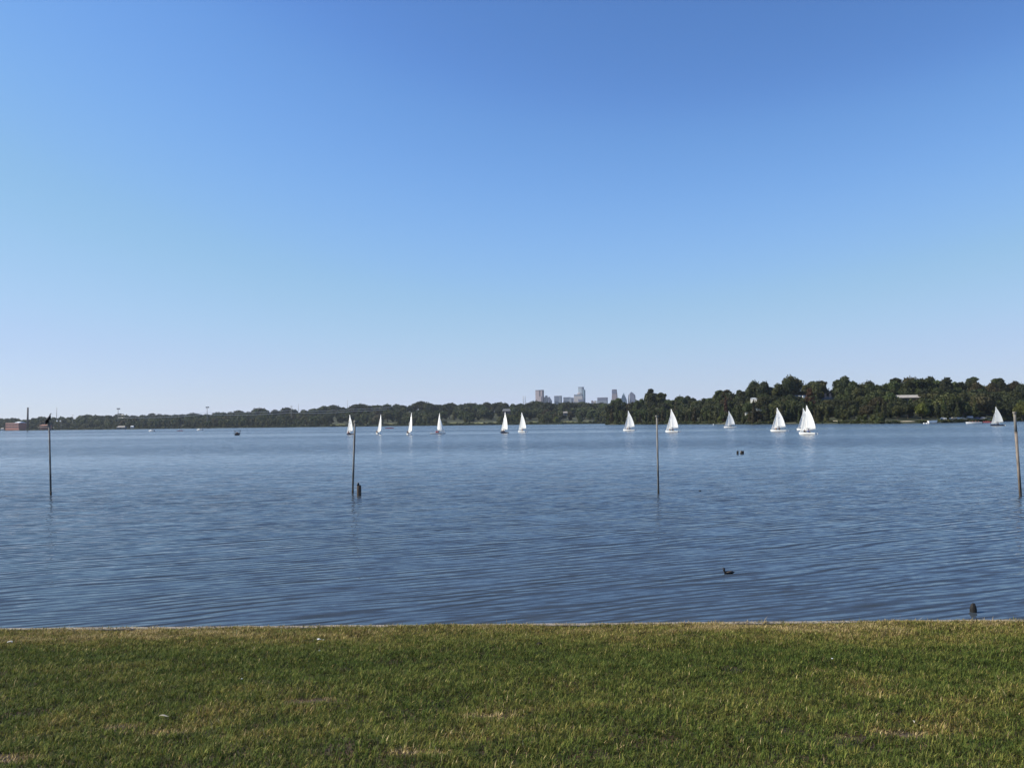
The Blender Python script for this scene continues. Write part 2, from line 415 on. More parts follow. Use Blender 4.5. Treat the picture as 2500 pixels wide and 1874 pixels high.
mxx, myy, mzz = gx + ca*hor*.35, gy + sa*hor*.35, z0 + ver*.62
V[:,2] = np.stack([mxx + fx*wd*.85, myy + fy*wd*.85, mzz], 1); V[:,3] = np.stack([mxx - fx*wd*.85, myy - fy*wd*.85, mzz], 1)
V[:,4] = np.stack([gx + ca*hor, gy + sa*hor, z0 + ver*(1 - .25*(lean > .9))], 1)
base = (np.arange(n)*5)[:, None]
quads = base + np.array([[0,1,2,3]]); tris = base + np.array([[3,2,4]])
gm = np_mesh('grass', V.reshape(-1, 3), quads, tris, [grass_mat()])
blade_dry = np.clip(dry + (rs.rand(n)-.5)*.5 + (rs.rand(n) < .06)*.4, 0, 1)
colr = np.ones((n, 5, 4), dtype=np.float32); colr[:,:,0] = blade_dry[:,None]; colr[:,:,1] = np.clip(.55*rs.rand(n) + 1.5*(n5-.5) + .32, 0, 1)[:,None]  # G: blade brightness; hollows between tufts darker, their shade put into the colour
ca_ = gm.color_attributes.new('tint', 'FLOAT_COLOR', 'POINT'); ca_.data.foreach_set('color', colr.ravel())
go = bpy.data.objects.new('grass', gm); col.objects.link(go)
tag(go, 'short rough lawn grass, green with dry brown patches, in the foreground', 'grass', kind='stuff')

# things lying on the lawn
def scrap(px, py, r, label, name, m, cat, flat=.4, n=7):
    p = on_lawn(px, py); mb = MB()
    rg = random.Random(int(px)); rings = []
    for i in range(5):
        t_ = math.pi*i/4; rr = max(math.sin(t_), .05)
        rings.append([Vector((r*rr*math.cos(2*math.pi*k/n)*(1+rg.uniform(-.35,.35)), r*.7*rr*math.sin(2*math.pi*k/n)*(1+rg.uniform(-.35,.35)), -r*flat*math.cos(t_)*(1+rg.uniform(-.3,.3)))) for k in range(n)])
    mb.loft(rings, smooth=False)
    tag(mb.build(name, m, loc=(p.x, p.y, p.z + .024)), label, cat)
scrap(25, 1571, .042, 'crumpled white scrap of litter on the grass near the left edge', 'litter', M['litter'], 'litter')
scrap(778, 1564, .028, 'white scrap on the lawn, larger and farther of the close pair', 'litter', M['litter'], 'litter')
scrap(790, 1565, .013, 'tiny white fleck touching the right of the larger white scrap', 'litter', M['litter'], 'litter')
scrap(780, 1592, .018, 'small white scrap on the lawn just in front of the larger pair', 'litter', M['litter'], 'litter')
scrap(590, 1662, .013, 'lone tiny white fleck in the middle left of the lawn', 'litter', M['litter'], 'litter')
scrap(2032, 1612, .013, 'tiny pale fleck in the grass toward the right side', 'litter', M['litter'], 'litter')
scrap(1317, 1577, .036, 'small black clod lying on the grass near the seawall', 'clod', M['clod'], 'clod', .9)
def leaf(px, py, L_, rz, label):
    p = on_lawn(px, py); mb = MB(); rings = []
    for i in range(7):
        t_ = i/6; x = (t_-.5)*L_; wv = max(.002, .16*L_*math.sin(math.pi*t_)); zc = .006*math.sin(t_*5)
        rings.append([Vector((x, -wv, zc+.006)), Vector((x, 0, zc)), Vector((x, wv, zc+.006)), Vector((x, 0, zc+.003))])
    mb.loft(rings); tag(mb.build('dead_leaf', M['cartan'], loc=(p.x, p.y, p.z+.045)), label, 'leaf').rotation_euler = (0,0,rz)
leaf(400, 1761, .08, .05, 'thin straw coloured dead leaf on the lawn, lower left')
leaf(2232, 1775, .07, 1.2, 'pale upright dead leaf on the lawn by the reddish bare patch')

# ------------------------------------------------------------------ land beyond the lake
def interp(tbl, x):
    if x <= tbl[0][0]: return tbl[0][1]
    for (a, b_), (c, d) in zip(tbl, tbl[1:]):
        if x <= c: return b_ + (d-b_)*(x-a)/(c-a)
    return tbl[-1][1]
SKY_L = [(-900,1022),(0,1021),(30,1020),(60,1022),(100,1017),(150,1017),(200,1014),(215,1012),(250,1014),(290,1010),(330,1013),(370,1009),(420,1012),(470,1008),(490,1011),(530,1006),(560,1005),(580,1002),(610,1004),(632,996),(650,1000),(670,998),(700,995),(720,999),(760,996),(790,991),(815,989),(832,995),(850,991),(865,988),(880,986),(900,991),(920,989),(945,987),(970,987),(1000,988),(1030,980),(1050,984),(1075,988),(1100,984),(1130,985),(1150,984),(1165,987),(1190,982),(1220,982),(1250,983),(1275,985),(1310,979),(1330,981),(1350,983),(1385,982),(1420,981),(1440,983),(1470,983),(1500,982),(1700,984),(3200,986)]
SKY_R = [(1478,1000),(1485,984),(1509,972),(1534,982),(1552,974),(1570,967),(1581,958),(1590,949),(1597,958),(1607,962),(1616,958),(1623,970),(1635,974),(1661,967),(1679,967),(1702,971),(1724,968),(1747,962),(1760,952),(1777,951),(1795,959),(1806,952),(1823,951),(1830,936),(1845,931),(1856,935),(1869,932),(1880,937),(1891,950),(1900,932),(1913,923),(1931,918),(1945,921),(1955,931),(1967,937),(1985,931),(2003,931),(2010,929),(2017,940),(2028,930),(2046,922),(2065,918),(2077,926),(2093,929),(2104,933),(2121,931),(2139,932),(2150,934),(2172,929),(2190,922),(2201,931),(2226,921),(2248,923),(2273,920),(2299,926),(2315,921),(2335,930),(2353,926),(2378,920),(2393,933),(2416,938),(2431,924),(2443,923),(2461,934),(2480,931),(2498,932),(2600,928),(2700,935),(3200,940)]
D_L = [(-900,2500),(0,2300),(800,1950),(1480,1600),(1700,1550),(3200,1500)]
D_R = [(1478,1010),(1600,940),(1700,840),(1850,650),(2000,640),(2150,545),(2300,560),(2500,650),(2700,700),(3200,800)]
WL, WR = 520.0, 210.0
def smooth_sky(tbl, px, w):
    return sum(interp(tbl, px+dx) for dx in (-w, -w/2, 0, w/2, w))/5
def canopy_z(tbl, px, D, w=0):
    y = smooth_sky(tbl, px, w) if w else interp(tbl, px)
    return at(px, y, D).z
def ridge_z(side, px):
    if side == 'L': D = interp(D_L, px)+WL; return max(4, canopy_z(SKY_L, px, D, 60) - 24)
    D = interp(D_R, px)+WR; return max(1.5, canopy_z(SKY_R, px, D, 90) - 16)*min(1, max(0.1, (px-1470)/120))
def land_z(side, px, D):
    D0 = interp(D_L if side == 'L' else D_R, px); w_ = WL if side == 'L' else WR
    t_ = (D-D0)/w_
    if t_ < 0: return -.8
    zb = .5 + min(1, t_*w_/14)*1.2
    t2 = min(1, t_); s = t2**1.25
    z = zb + (ridge_z(side, px)-zb)*max(0, s-.015)
    if t_ > 1: z -= min(8, (t_-1)*6)
    return z
def land_mat(name):
    m = mat(name, (.024,.030,.012), .95, scale=.05, color2=(.05,.055,.022)); return m
def land_mesh(name, side, pxs, offs, m):
    vv = []
    for o_ in offs:
        for px in pxs:
            D0 = interp(D_L if side == 'L' else D_R, px); D = D0 + o_
            z = land_z(side, px, D) if o_ >= 0 else -.8
            v = gp(px, D); vv.append((v.x, v.y, z))
    n_ = len(pxs); q = [(j*n_+i, j*n_+i+1, (j+1)*n_+i+1, (j+1)*n_+i) for j in range(len(offs)-1) for i in range(n_-1)]
    o = bpy.data.objects.new(name, np_mesh(name, np.array(vv), np.array(q), None, [m], True)); col.objects.link(o)
    return tag(o, kind='structure')
land_mesh('far_shore', 'L', list(range(-900, 3201, 20)), [-6, 0, 3, 14, 40, 80, 130, 200, 280, 360, 440, 520, 800, 1400, 2500, 4000, 6300], land_mat('far_shore_ground'))
# flat: the wooded point on the right
pr = [1478, 1482, 1490, 1500] + list(range(1520, 3201, 20))
land_mesh('wooded_point', 'R', pr, [-4, 0, 2, 7, 14, 25, 45, 70, 100, 130, 160, 190, 210, 250, 330], land_mat('point_ground'))
# pale strips of bank along the right-hand shore
def strip(px0, px1, name, off0, off1, m, dz=.06, side='R'):
    mb = MB(); n_ = 14; r0, r1 = [], []
    rg = random.Random(px0)
    for i in range(n_+1):
        px = px0 + (px1-px0)*i/n_; D0 = interp(D_R if side == 'R' else D_L, px)
        j_ = min(1, .8*(off1-off0)/4); tp = math.sin(math.pi*min(.97, max(.03, i/n_)))**.5; mid = off0*.7+off1*.3; e0 = mid+(off0-mid)*tp+rg.uniform(-j_,j_)*.4; e1 = mid+(off1-mid)*tp*rg.uniform(.7,1.05)
        a = gp(px, D0+e0); b_ = gp(px, D0+e1)
        r0.append((a.x, a.y, land_z(side, px, D0+e0)+dz)); r1.append((b_.x, b_.y, land_z(side, px, D0+e1)+dz))
    mb.add(r0+r1, [(i, i+1, n_+2+i, n_+1+i) for i in range(n_)])
    tag(mb.build(name, m), kind='structure')
for a, b_ in ((1485,1500),(1668,1690),(1748,1785),(1915,1945)): strip(a, b_, 'sand', .3, 1.6, M['sand'], .12)
strip(2020, 2100, 'path', 10, 12.5, M['sand'], .3); strip(2195, 2232, 'sand', 4, 9, M['sand'], .3)
strip(2285, 2420, 'road', 10, 17, mat('car_park_gravel', (.24,.22,.18), .95, scale=.5, var=.2), .35)

meadow = mat('meadow', (.12,.13,.04), .95, scale=.06, color2=(.20,.19,.075))
for a, b_ in ((812,846),(938,972),(1076,1090),(1092,1134),(1150,1192),(1198,1215),(1290,1312),(1372,1406),(1425,1450),(625,655),(678,700)): strip(a, b_, 'meadow', 30, 120, meadow, .25, 'L')
# ------------------------------------------------------------------ buildings on the shores
KEEP = []      # (px0, px1, y0, y1, D) windows kept open in front of things that show
def part_box(mb_args, name, m, parent):
    mb = MB()
    for a in mb_args: mb.box(*a)
    return mb.build(name, m, parent)
def face_cam(px): return math.atan2(-gp(px, 1).x, 1)*-1*-1
def bframe(px0, px1, ybase, D):
    """base centre, width in metres of something seen between two pixels"""
    c = at((px0+px1)/2, ybase, D); a = at(px0, ybase, D); b_ = at(px1, ybase, D)
    return c, (b_-a).length
def hgt(y0, y1, D): return (y1-y0)*D/F

# brick mill at far left
D = 2240
c, wd_ = bframe(6, 53, 1047, D); b0 = empty('brick_mill', c, R(-22), 'red brick mill with rows of windows beside the tall smokestack', 'building')
hh = hgt(1032, 1047, D)
part_box([(-wd_/2, wd_/2, 0, 22, -3, hh)], 'wall', M['brick'], b0)
part_box([(-wd_/2-.4, wd_/2*.1, -.4, 22.4, hh, hh+1.0)], 'parapet', M['tan_roof'], b0)
rf = MB(); rf.add([(wd_*.12,-.5,hh),(wd_/2+.5,-.5,hh),(wd_/2+.5,22.5,hh),(wd_*.12,22.5,hh),(wd_*.16,11,hh+3.2),(wd_/2-2,11,hh+3.2)], [(0,1,5,4),(1,2,5),(2,3,4,5),(3,0,4),(0,3,2,1)])
rf.build('roof', M['white'], b0)
for r_ in range(2):
    for i in range(9):
        x = -wd_/2 + (i+.5)*wd_/9
        part_box([(x-1.7, x+1.7, -.25, .1, 3.5+r_*6.5, 7.5+r_*6.5)], 'window', M['glass'], b0)
KEEP.append((5, 66, 1026, 1043, D))
# low brick building
c, wd_ = bframe(94, 119, 1045, D); b1 = empty('low_brick_building', c, R(-18), 'low brick building with pale eaves right of the smokestack', 'building')
hh = hgt(1038, 1045, D)
part_box([(-wd_/2, wd_/2, 0, 14, -3, hh)], 'wall', M['brick'], b1)
part_box([(-wd_/2-3, wd_/2+1.5, -3.5, 0.05, 2.0, 3.0)], 'porch_roof', M['sand'], b1)
rf = MB(); rf.add([(-wd_/2-1,-1,hh),(wd_/2+1,-1,hh),(wd_/2+1,15,hh),(-wd_/2-1,15,hh),(-wd_/2,7,hh+2.2),(wd_/2,7,hh+2.2)], [(0,1,5,4),(1,2,5),(2,3,4,5),(3,0,4),(0,3,2,1)])
rf.build('roof', mat('rust_roof', (.34,.17,.11), .8, var=.2), b1)
for i in range(6):
    x = -wd_/2 + (i+.5)*wd_/6; part_box([(x-1.4, x+1.4, -.2, .1, 3.6, 6.2)], 'window', M['glass'], b1)
KEEP.append((95, 128, 1034, 1044, D))
# smokestack
c = at(67.3, 1042, 2235); s = empty('smokestack', c, 0, 'tall dark round brick smokestack at the far left shore', 'chimney')
hh = hgt(995.5, 1042, 2235)
MB().tube([(0,0,-3),(0,0,hh*.5),(0,0,hh)], [2.9,2.4,2.0], 16).build('shaft', mat('sooty_brick', (.085,.07,.065), .9, scale=.3, var=.3), s)
MB().tube([(0,0,hh),(0,0,hh+1.4)], [2.4,2.4], 16).build('crown_ring', M['tan_roof'], s)
KEEP.append((62, 72, 990, 1038, 2235))
# masts and poles on the skyline
def mast(px, y0, y1, D, r, label, name='radio_mast', m=None, arms=0, head=None, cat='mast'):
    c = at(px, y1, D); o = empty(name, c, 0, label, cat); hh = hgt(y0, y1, D)
    MB().tube([(0,0,-4),(0,0,hh)], [r, r*.6], 8).build('pole', m or M['steel'], o)
    for k in range(arms):
        z = hh - 1.2 - k*2.6
        MB().tube([(-4.0,0,z),(4.0,0,z)], .28, 6).build('crossarm', M['steel'], o)
    if head == 'panel':
        for k in range(3):
            a = 2*math.pi*k/3+.4; x, y = 3.2*math.cos(a), 3.2*math.sin(a)
            part_box([(x-1.6, x+1.6, y-.4, y+.4, hh-3.6, hh-.6)], 'antenna', M['steel'], o)
        MB().tube([(0,0,hh-2.6),(0,0,hh-1.6)], [3.2,3.2], 12).build('platform', M['black'], o)
    return o
mast(138.3, 994, 1020, 2900, 1.0, 'thin grey radio mast rising beyond the trees at far left', m=M['steel'])
mast(177.5, 1012, 1034, 2150, .55, 'short pole with a crossarm against the trees, far left', 'utility_pole', arms=1, cat='pole')
mast(148.8, 1025, 1046, 2220, .5, 'white lamp mast beside the low brick building', 'lamp_mast', M['steel'], cat='lamp post')
mast(288, 995.5, 1026, 2140, 1.0, 'tower with a bulky lopsided head left of the flat-topped cell tower', 'antenna_tower', M['steel'], arms=1, head='panel', cat='tower')
mast(505.5, 992, 1026, 2060, 1.0, 'cell tower with a flat platform top above the trees', 'cell_tower', M['steel'], head='panel', cat='tower')
mast(711, 990, 1017, 1990, .7, 'utility pole carrying the wires where the tree line rises', 'utility_pole', arms=2, cat='pole')
mast(728.5, 984.5, 1002, 3000, .7, 'faint thin mast just right of the wire-carrying pole', 'radio_mast')
mast(848.5, 976, 1000, 3100, .7, 'thin mast above the trees over the leftmost sailboat', 'radio_mast')
mast(947, 983.5, 992, 2900, .7, 'stub of a mast poking over the tree line near the fourth sailboat', 'radio_mast')
mast(1277.7, 966, 990, 3200, 1.2, 'left one of the twin thin stacks left of downtown', 'twin_stack', M['steel'], cat='stack')
mast(1282.3, 966, 990, 3200, 1.2, 'right one of the twin thin stacks left of downtown', 'twin_stack', M['steel'], cat='stack')
mast(1536.9, 962, 995, 1250, .35, 'thin white pole in front of the gabled downtown tower', 'flag_pole', M['white'], cat='pole')
# power lines (each run of cable is one thing, sagging from pole to pole)
def wire(pts, D, label):
    mb = MB(); P_ = []
    for (a, b_) in zip(pts, pts[1:]):
        for k in range(12):
            t_ = k/12; px = a[0]+(b_[0]-a[0])*t_; y = a[1]+(b_[1]-a[1])*t_ + 4*a[2]*t_*(1-t_)
            P_.append(at(px, y, D))
    P_.append(at(pts[-1][0], pts[-1][1], D)); mb.tube(P_, .26, 4)
    KEEP.append((pts[0][0]+4, pts[-1][0], 0, 0, 0))
    tag(mb.build('power_line', M['alu']), label, 'cable', 'power cables along the far shore')
wire([(288,1013,3),(505.5,1007,3),(711,1001,3),(860,998.5,1),(960,993,0)], 1880, 'upper power cable strung between the poles on the left shore')
wire([(288,1019,3),(505.5,1011.5,3),(711,1007,3),(860,1003.5,1),(945,999,0)], 1870, 'lower power cable strung between the poles on the left shore')
# lake-side sheds and docks, left
def shed(px0, px1, y0, y1, D, label, name, wallm, roofm, rise=1.6, cat='shed', zb=1.5):
    c, w_ = bframe(px0, px1, y1, D); o = empty(name, c, 0, label, cat); h_ = hgt(y0, y1, D); e = h_*.55
    part_box([(-w_/2+.5, w_/2-.5, 0, w_*.5, -zb, e)], 'wall', wallm, o)
    r = MB(); d = w_*.5
    r.add([(-w_/2,-.6,e),(w_/2,-.6,e),(w_/2,d+.6,e),(-w_/2,d+.6,e),(-w_/2+w_*.12,d/2,h_),(w_/2-w_*.12,d/2,h_)], [(0,1,5,4),(1,2,5),(2,3,4,5),(3,0,4),(0,3,2,1)])
    r.build('roof', roofm, o)
    part_box([(-w_*.12, w_*.08, -.12, .1, 0, e*.8)], 'door', M['black'], o)
    part_box([(w_*.2, w_*.34, -.12, .1, e*.35, e*.8)], 'window', M['glass'], o)
    KEEP.append((px0-1, px1+1, y0-1, y1, D)); return o
shed(284, 305, 1039.5, 1046, 2080, 'grey roofed boathouse at the waterline on the left shore', 'boathouse', M['slate'], M['tan_roof'])
shed(1, 9, 1044, 1050, 2230, 'small pale shed at the far left edge of the shore', 'shed', M['stucco'], M['tan_roof'])
shed(318, 326, 1039, 1043, 2070, 'small white hut just right of the grey boathouse', 'hut', M['stucco'], M['white'])
shed(1226, 1247, 997.5, 1010, 1850, 'weathered brown house half hidden in trees above the navy sailboat', 'lake_house', mat('brown_siding', (.11,.08,.07), .9, var=.3), M['slate'])
shed(1375, 1386, 1004, 1012, 1780, 'small pale grey roof among dark trees left of the point', 'cottage', M['slate'], M['tan_roof'])
for px, py, lab in ((139.5, 1027.5, 'left'), (147.5, 1027.5, 'right')):
    c = at(px, py, 2225); o = empty('storage_tank', c, 0, 'small round white tank, %s one of two on the mill hillside' % lab, 'tank')
    MB().tube([(0,0,-1.6),(0,0,1.2)], [1.8,1.8], 14).build('tank_shell', M['white'], o); MB().blob((0,0,1.2), (1.8,1.8,.7)).build('dome', M['white'], o)
    KEEP.append((px-3, px+3, 1024, 1030, 2225))

# white house on the point
D = 740
c, wd_ = bframe(1818, 1860, 1012, D); ho = empty('white_house', c, R(-22), 'white stucco house with a dark grey roof among the trees', 'house')
def X(px): return (at(px, 1000, D).x - c.x)
def Z(y): return hgt(y, 1012, D)
part_box([(X(1819), X(1858), 0, 9, -3, Z(994))], 'wall', M['stucco'], ho)
part_box([(X(1832), X(1847), 3.5, 9.5, Z(994), Z(972))], 'upper_wall', M['stucco'], ho)
r = MB(); x0, x1 = X(1816), X(1861); e = Z(994)
r.add([(x0,-1,e),(x1,-1,e),(x1,10,e),(x0,10,e),(x0+3,4.5,Z(982)),(x1-3,4.5,Z(982))], [(0,1,5,4),(1,2,5),(2,3,4,5),(3,0,4),(0,3,2,1)]); r.build('roof', M['slate'], ho)
r = MB(); x0, x1 = X(1831.4), X(1847.6); e = Z(972)
r.add([(x0,3.2,e),(x1,3.2,e),(x1,10,e),(x0,10,e),(x0+2,6.5,Z(970.5)),(x1-2,6.5,Z(970.5))], [(0,1,5,4),(1,2,5),(2,3,4,5),(3,0,4),(0,3,2,1)]); r.build('upper_roof', M['white'], ho)
part_box([(X(1849), X(1857), 2.5, 8, Z(985), Z(972))], 'side_wing', M['slate'], ho)
for px in (1822, 1828, 1850, 1855):
    f = part_box([(X(px)-.55, X(px)+.55, -.08, .05, Z(1003), Z(997.5))], 'window', M['glass'], ho)
part_box([(X(1838)-.6, X(1838)+.6, 3.42, 3.55, Z(989), Z(979))], 'window', M['glass'], ho)
KEEP += [(1829, 1857, 969, 985, D), (1819, 1829, 984, 1006, D), (1848, 1859, 990, 1003, D)]
# mansion roofs higher up, half hidden
D = 800
c, wd_ = bframe(1938, 2034, 985, D); ho = empty('hilltop_mansion', c, 0, 'large slate roofed mansion with brick chimneys showing through the trees', 'house')
def X(px): return (at(px, 975, D).x - c.x)
def Z(y): return hgt(y, 985, D)
part_box([(X(1940), X(1992), 0, 10, -8, Z(972))], 'left_wall', M['stucco'], ho)
r = MB(); x0, x1, e = X(1937), X(1994), Z(972); r.add([(x0,-1,e),(x1,-1,e),(x1,11,e),(x0,11,e),(x0+3,5,Z(963.5)),(x1-3,5,Z(963.5))], [(0,1,5,4),(1,2,5),(2,3,4,5),(3,0,4),(0,3,2,1)]); r.build('left_roof', M['slate'], ho)
for px in (1954, 1963, 1986): part_box([(X(px)-.9, X(px)+.9, .4, 2.2, Z(970), Z(965))], 'dormer', M['stucco'], ho)
part_box([(X(2000), X(2034), 0, 10, -8, Z(979))], 'right_wall', M['stucco'], ho)
r = MB(); x0, x1, e = X(1997), X(2035), Z(980); r.add([(x0,-1,e),(x1,-1,e),(x1,11,e),(x0,11,e),(x0+3,5,Z(967)),(x1-1,5,Z(967))], [(0,1,5,4),(1,2,5),(2,3,4,5),(3,0,4),(0,3,2,1)]); r.build('right_roof', M['slate'], ho)
for px in (2019, 2030.5): part_box([(X(px)-.75, X(px)+.75, 3.2, 4.8, Z(974), Z(960.5))], 'chimney', mat('pale_brick', (.45,.30,.24), .9, var=.15), ho)
KEEP += [(1951, 1966, 961, 968, D), (1981, 1991, 961, 965, D), (2001, 2034, 959, 976, D)]
# long low roof
D = 640
c, wd_ = bframe(2170, 2251, 985, D); ho = empty('long_low_house', c, 0, 'long low building with a flat tan roof among trees on the right hill', 'house')
def Z(y): return hgt(y, 985, D)
part_box([(-wd_/2+1, wd_/2-1, 0, 9, -7, Z(970.5))], 'wall', mat('dark_siding', (.10,.085,.07), .9, var=.2), ho)  # siding is dark brown all over
r = MB(); e = Z(970.5); r.add([(-wd_/2,-1.2,e),(wd_/2,-1.2,e),(wd_/2,10,e),(-wd_/2,10,e),(-wd_/2+.8,5,Z(963.5)),(wd_/2-.8,5,Z(963.5))], [(0,1,5,4),(1,2,5),(2,3,4,5),(3,0,4),(0,3,2,1)]); r.build('roof', M['tan_roof'], ho)
for i in range(7): part_box([(-wd_/2+2+i*3.6, -wd_/2+3.8+i*3.6, -.08, .05, Z(978), Z(972.5))], 'window', M['glass'], ho)
KEEP += [(2173, 2249, 962, 973, D)]

# ------------------------------------------------------------------ downtown towers
DT = 7000.0
def tmat(name, a, b_, mort, sc_=.12):
    return brick_mat('tower_'+name, a, b_, mort, sc_, 1.0, .5, .06)
TM = {'pink': tmat('pink', (.36,.30,.30), (.32,.27,.27), (.16,.13,.15)), 'beige': tmat('beige', (.33,.31,.31), (.29,.28,.28), (.2,.18,.18)),
      'blue': tmat('blue', (.05,.075,.13), (.04,.06,.11), (.12,.14,.18)), 'grey': tmat('grey', (.14,.17,.22), (.12,.15,.20), (.1,.11,.13)),
      'pale': tmat('pale', (.32,.39,.44), (.28,.35,.41), (.25,.28,.32)), 'brown': tmat('brown', (.18,.14,.15), (.15,.12,.14), (.1,.09,.1)),
      'teal': tmat('teal', (.16,.24,.28), (.13,.21,.26), (.08,.12,.15)), 'slate': tmat('slate', (.055,.065,.12), (.045,.055,.10), (.12,.13,.18)), 'dark': tmat('dark', (.05,.045,.07), (.045,.04,.06), (.09,.08,.1))}
def tower(name, label, px0, px1, parts, depth=40, dD=0):
    D = DT+dD; zb = 5.0
    c = at((px0+px1)/2, 1000, D); o = empty(name, (c.x-4, D, zb), R(-32), label, 'skyscraper', None); o.scale = (1.0, .45, 1)
    def tx(px): return at(px, 970, D).x - c.x
    def tz(y): return at((px0+px1)/2, y, D).z - zb
    for (nm, m, a, b_, ytop, yb, d0, d1) in parts:
        part_box([(tx(a), tx(b_), d0, d1, (tz(yb) if yb else -4), tz(ytop))], nm, TM[m], o)
    return o, tx, tz
tower('office_tower', 'leftmost tall pinkish downtown tower with a dark vertical slot', 1307, 1327.5, [
  ('body', 'pink', 1307, 1317.6, 953.5, None, 0, 50), ('slot', 'dark', 1317.65, 1321.4, 953.5, 967.5, 6, 50), ('wing', 'pink', 1317.6, 1322.6, 967.6, None, .5, 50),
  ('wing', 'pink', 1321.45, 1325.6, 953.6, 967.55, .3, 50), ('side', 'dark', 1325.65, 1327.6, 953.7, None, 2, 50), ('lower_side', 'dark', 1322.65, 1325.6, 967.6, None, 3, 50),  # dark right side parts: shade of the right flank put into the colour
  ('roof_band', 'dark', 1306.8, 1327.8, 951.8, 953.4, -1, 51)])
tower('office_block', 'beige block touching the right of the pinkish tower', 1329, 1337, [
  ('body', 'beige', 1328, 1337, 969, None, 0, 40), ('penthouse', 'beige', 1331.5, 1336.3, 965.3, 969, 4, 34)])
tower('stepped_tower', 'blue grey building stepping down to the right', 1337, 1347, [
  ('body', 'slate', 1337.1, 1341.9, 968.8, None, 0, 40), ('step', 'slate', 1341.9, 1344.6, 972.8, None, 1, 40), ('lower_step', 'grey', 1344.6, 1347, 976.5, None, 2, 40)], dD=40)
tower('glass_block', 'dark blue square glass block left of the tallest tower group', 1353, 1371.5, [
  ('body', 'blue', 1353, 1365.5, 966.8, None, 0, 45), ('side', 'grey', 1365.5, 1371.5, 967, None, 1, 45), ('roof_band', 'dark', 1352.8, 1371.7, 966, 966.8, -1, 46)])
tower('wide_block', 'wide low blue block with a pale stripe left of the domed tower', 1375, 1400.4, [
  ('body', 'blue', 1375, 1393, 969.2, 975.5, 0, 45), ('base', 'grey', 1375, 1393, 975.5, None, 0, 45), ('stripe', 'pale', 1393.05, 1394.6, 970.2, None, .5, 45), ('wing', 'blue', 1394.65, 1400.4, 970.8, None, 0, 45)])
o, tx, tz = tower('domed_tower', 'pale tower with stepped rounded shoulders in the middle of downtown', 1401, 1424, [
  ('body', 'beige', 1401, 1424, 966.8, None, 0, 50), ('shoulder', 'grey', 1401, 1423, 962.6, 966.8, 3, 47)])
mb = MB(); cx = (tx(1408)+tx(1421))/2; r0 = (tx(1421)-tx(1408))/2
mb.tube([(cx, 25, tz(962.6)), (cx, 25, tz(960.6)), (cx, 25, tz(958.8)), (cx, 25, tz(957.2))], [r0, r0*.9, r0*.6, r0*.15], 20).build('dome', TM['beige'], o)
o, tx, tz = tower('tallest_tower', 'tallest downtown tower, pale glass with a darker stepped right edge', 1412, 1428, [
  ('body', 'pale', 1412, 1421.5, 946, None, 0, 60), ('side', 'grey', 1421.5, 1424.3, 944.8, None, 1, 60), ('step', 'teal', 1424.3, 1427.9, 951.3, None, 2, 60), ('roof_band', 'slate', 1411.8, 1424.4, 944.4, 945.9, -.6, 60.5)], dD=120)  # grey side strip paints the shade on the right flank
tower('low_block', 'low dark blue block at the foot of the domed tower', 1412, 1427, [('body', 'slate', 1412, 1427.2, 974.5, None, 0, 40), ('roof_band', 'grey', 1411.9, 1427.3, 973.9, 974.5, -.6, 40.5)], dD=-90)
tower('small_brown_block', 'small brown building right of the domed tower', 1444, 1456, [('body', 'brown', 1444, 1447.5, 977.3, None, 0, 30), ('wing', 'brown', 1447.5, 1451.5, 980, None, 1, 30), ('wing', 'beige', 1451.5, 1456.2, 978, None, 0, 30)])
tower('dark_slab', 'wide flat dark slab building between the two tower groups', 1458, 1483.5, [('body', 'slate', 1458, 1483.5, 971, 978, 0, 45), ('base', 'grey', 1457.4, 1483.7, 978, None, -.5, 45.5), ('roof_band', 'dark', 1457.9, 1483.6, 970, 971, -.6, 45.6)])
def ptower(name, label, px0, px1, prof, m, top=None, dD=0, depth=45):
    """profile seen from the lake [(y, left px, right px)], extruded in depth"""
    D = DT+dD; zb = 5.0; c = at((px0+px1)/2, 1000, D); o = empty(name, (c.x-4, D, zb), R(-32), label, 'skyscraper'); o.scale = (1.0, .45, 1)
    def tx(px): return at(px, 970, D).x - c.x
    def tz(y): return at((px0+px1)/2, y, D).z - zb
    mb = MB(); rings = []
    for (y, a, b_) in prof:
        z = tz(y); x0, x1 = tx(a), tx(b_); wv = (x1-x0)/(tx(px1)-tx(px0)); d = depth*wv/2
        rings.append([(x0, depth/2-d, z), (x1, depth/2-d, z), (x1, depth/2+d, z), (x0, depth/2+d, z)])
    mb.loft(rings, smooth=False); mb.build('body', TM[m], o)
    return o, tx, tz
o, tx, tz = ptower('tapering_tower', 'tall purplish tower with chamfered top, left of the pointed ones', 1493.5, 1508, [(1000,1493.4,1508),(972,1493.8,1507.6),(962,1494.6,1506.8),(951.6,1495.4,1505.6)], 'brown')
part_box([(tx(1495.2), tx(1505.8), 1.5, 43, tz(951.5), tz(950.3))], 'roof_band', TM['dark'], o)
part_box([(tx(1494.6), tx(1506.6), -.8, 3, tz(960.5), tz(952.5))], 'dark_crown', TM['slate'], o)
ptower('pyramid_tower', 'blue green glass tower shaped like a narrow pyramid', 1514, 1532, [(1000,1512.8,1533),(976,1516,1529.8),(966,1519.3,1526.2),(959.6,1521.6,1523.6),(958.6,1522.2,1522.8)], 'teal')
o, tx, tz = ptower('gabled_tower', 'rightmost downtown tower, dark blue with a steep pointed gable', 1533.6, 1551, [(1000,1533.6,1551.4),(968,1533.8,1551),(964,1534.6,1550.4)], 'slate')
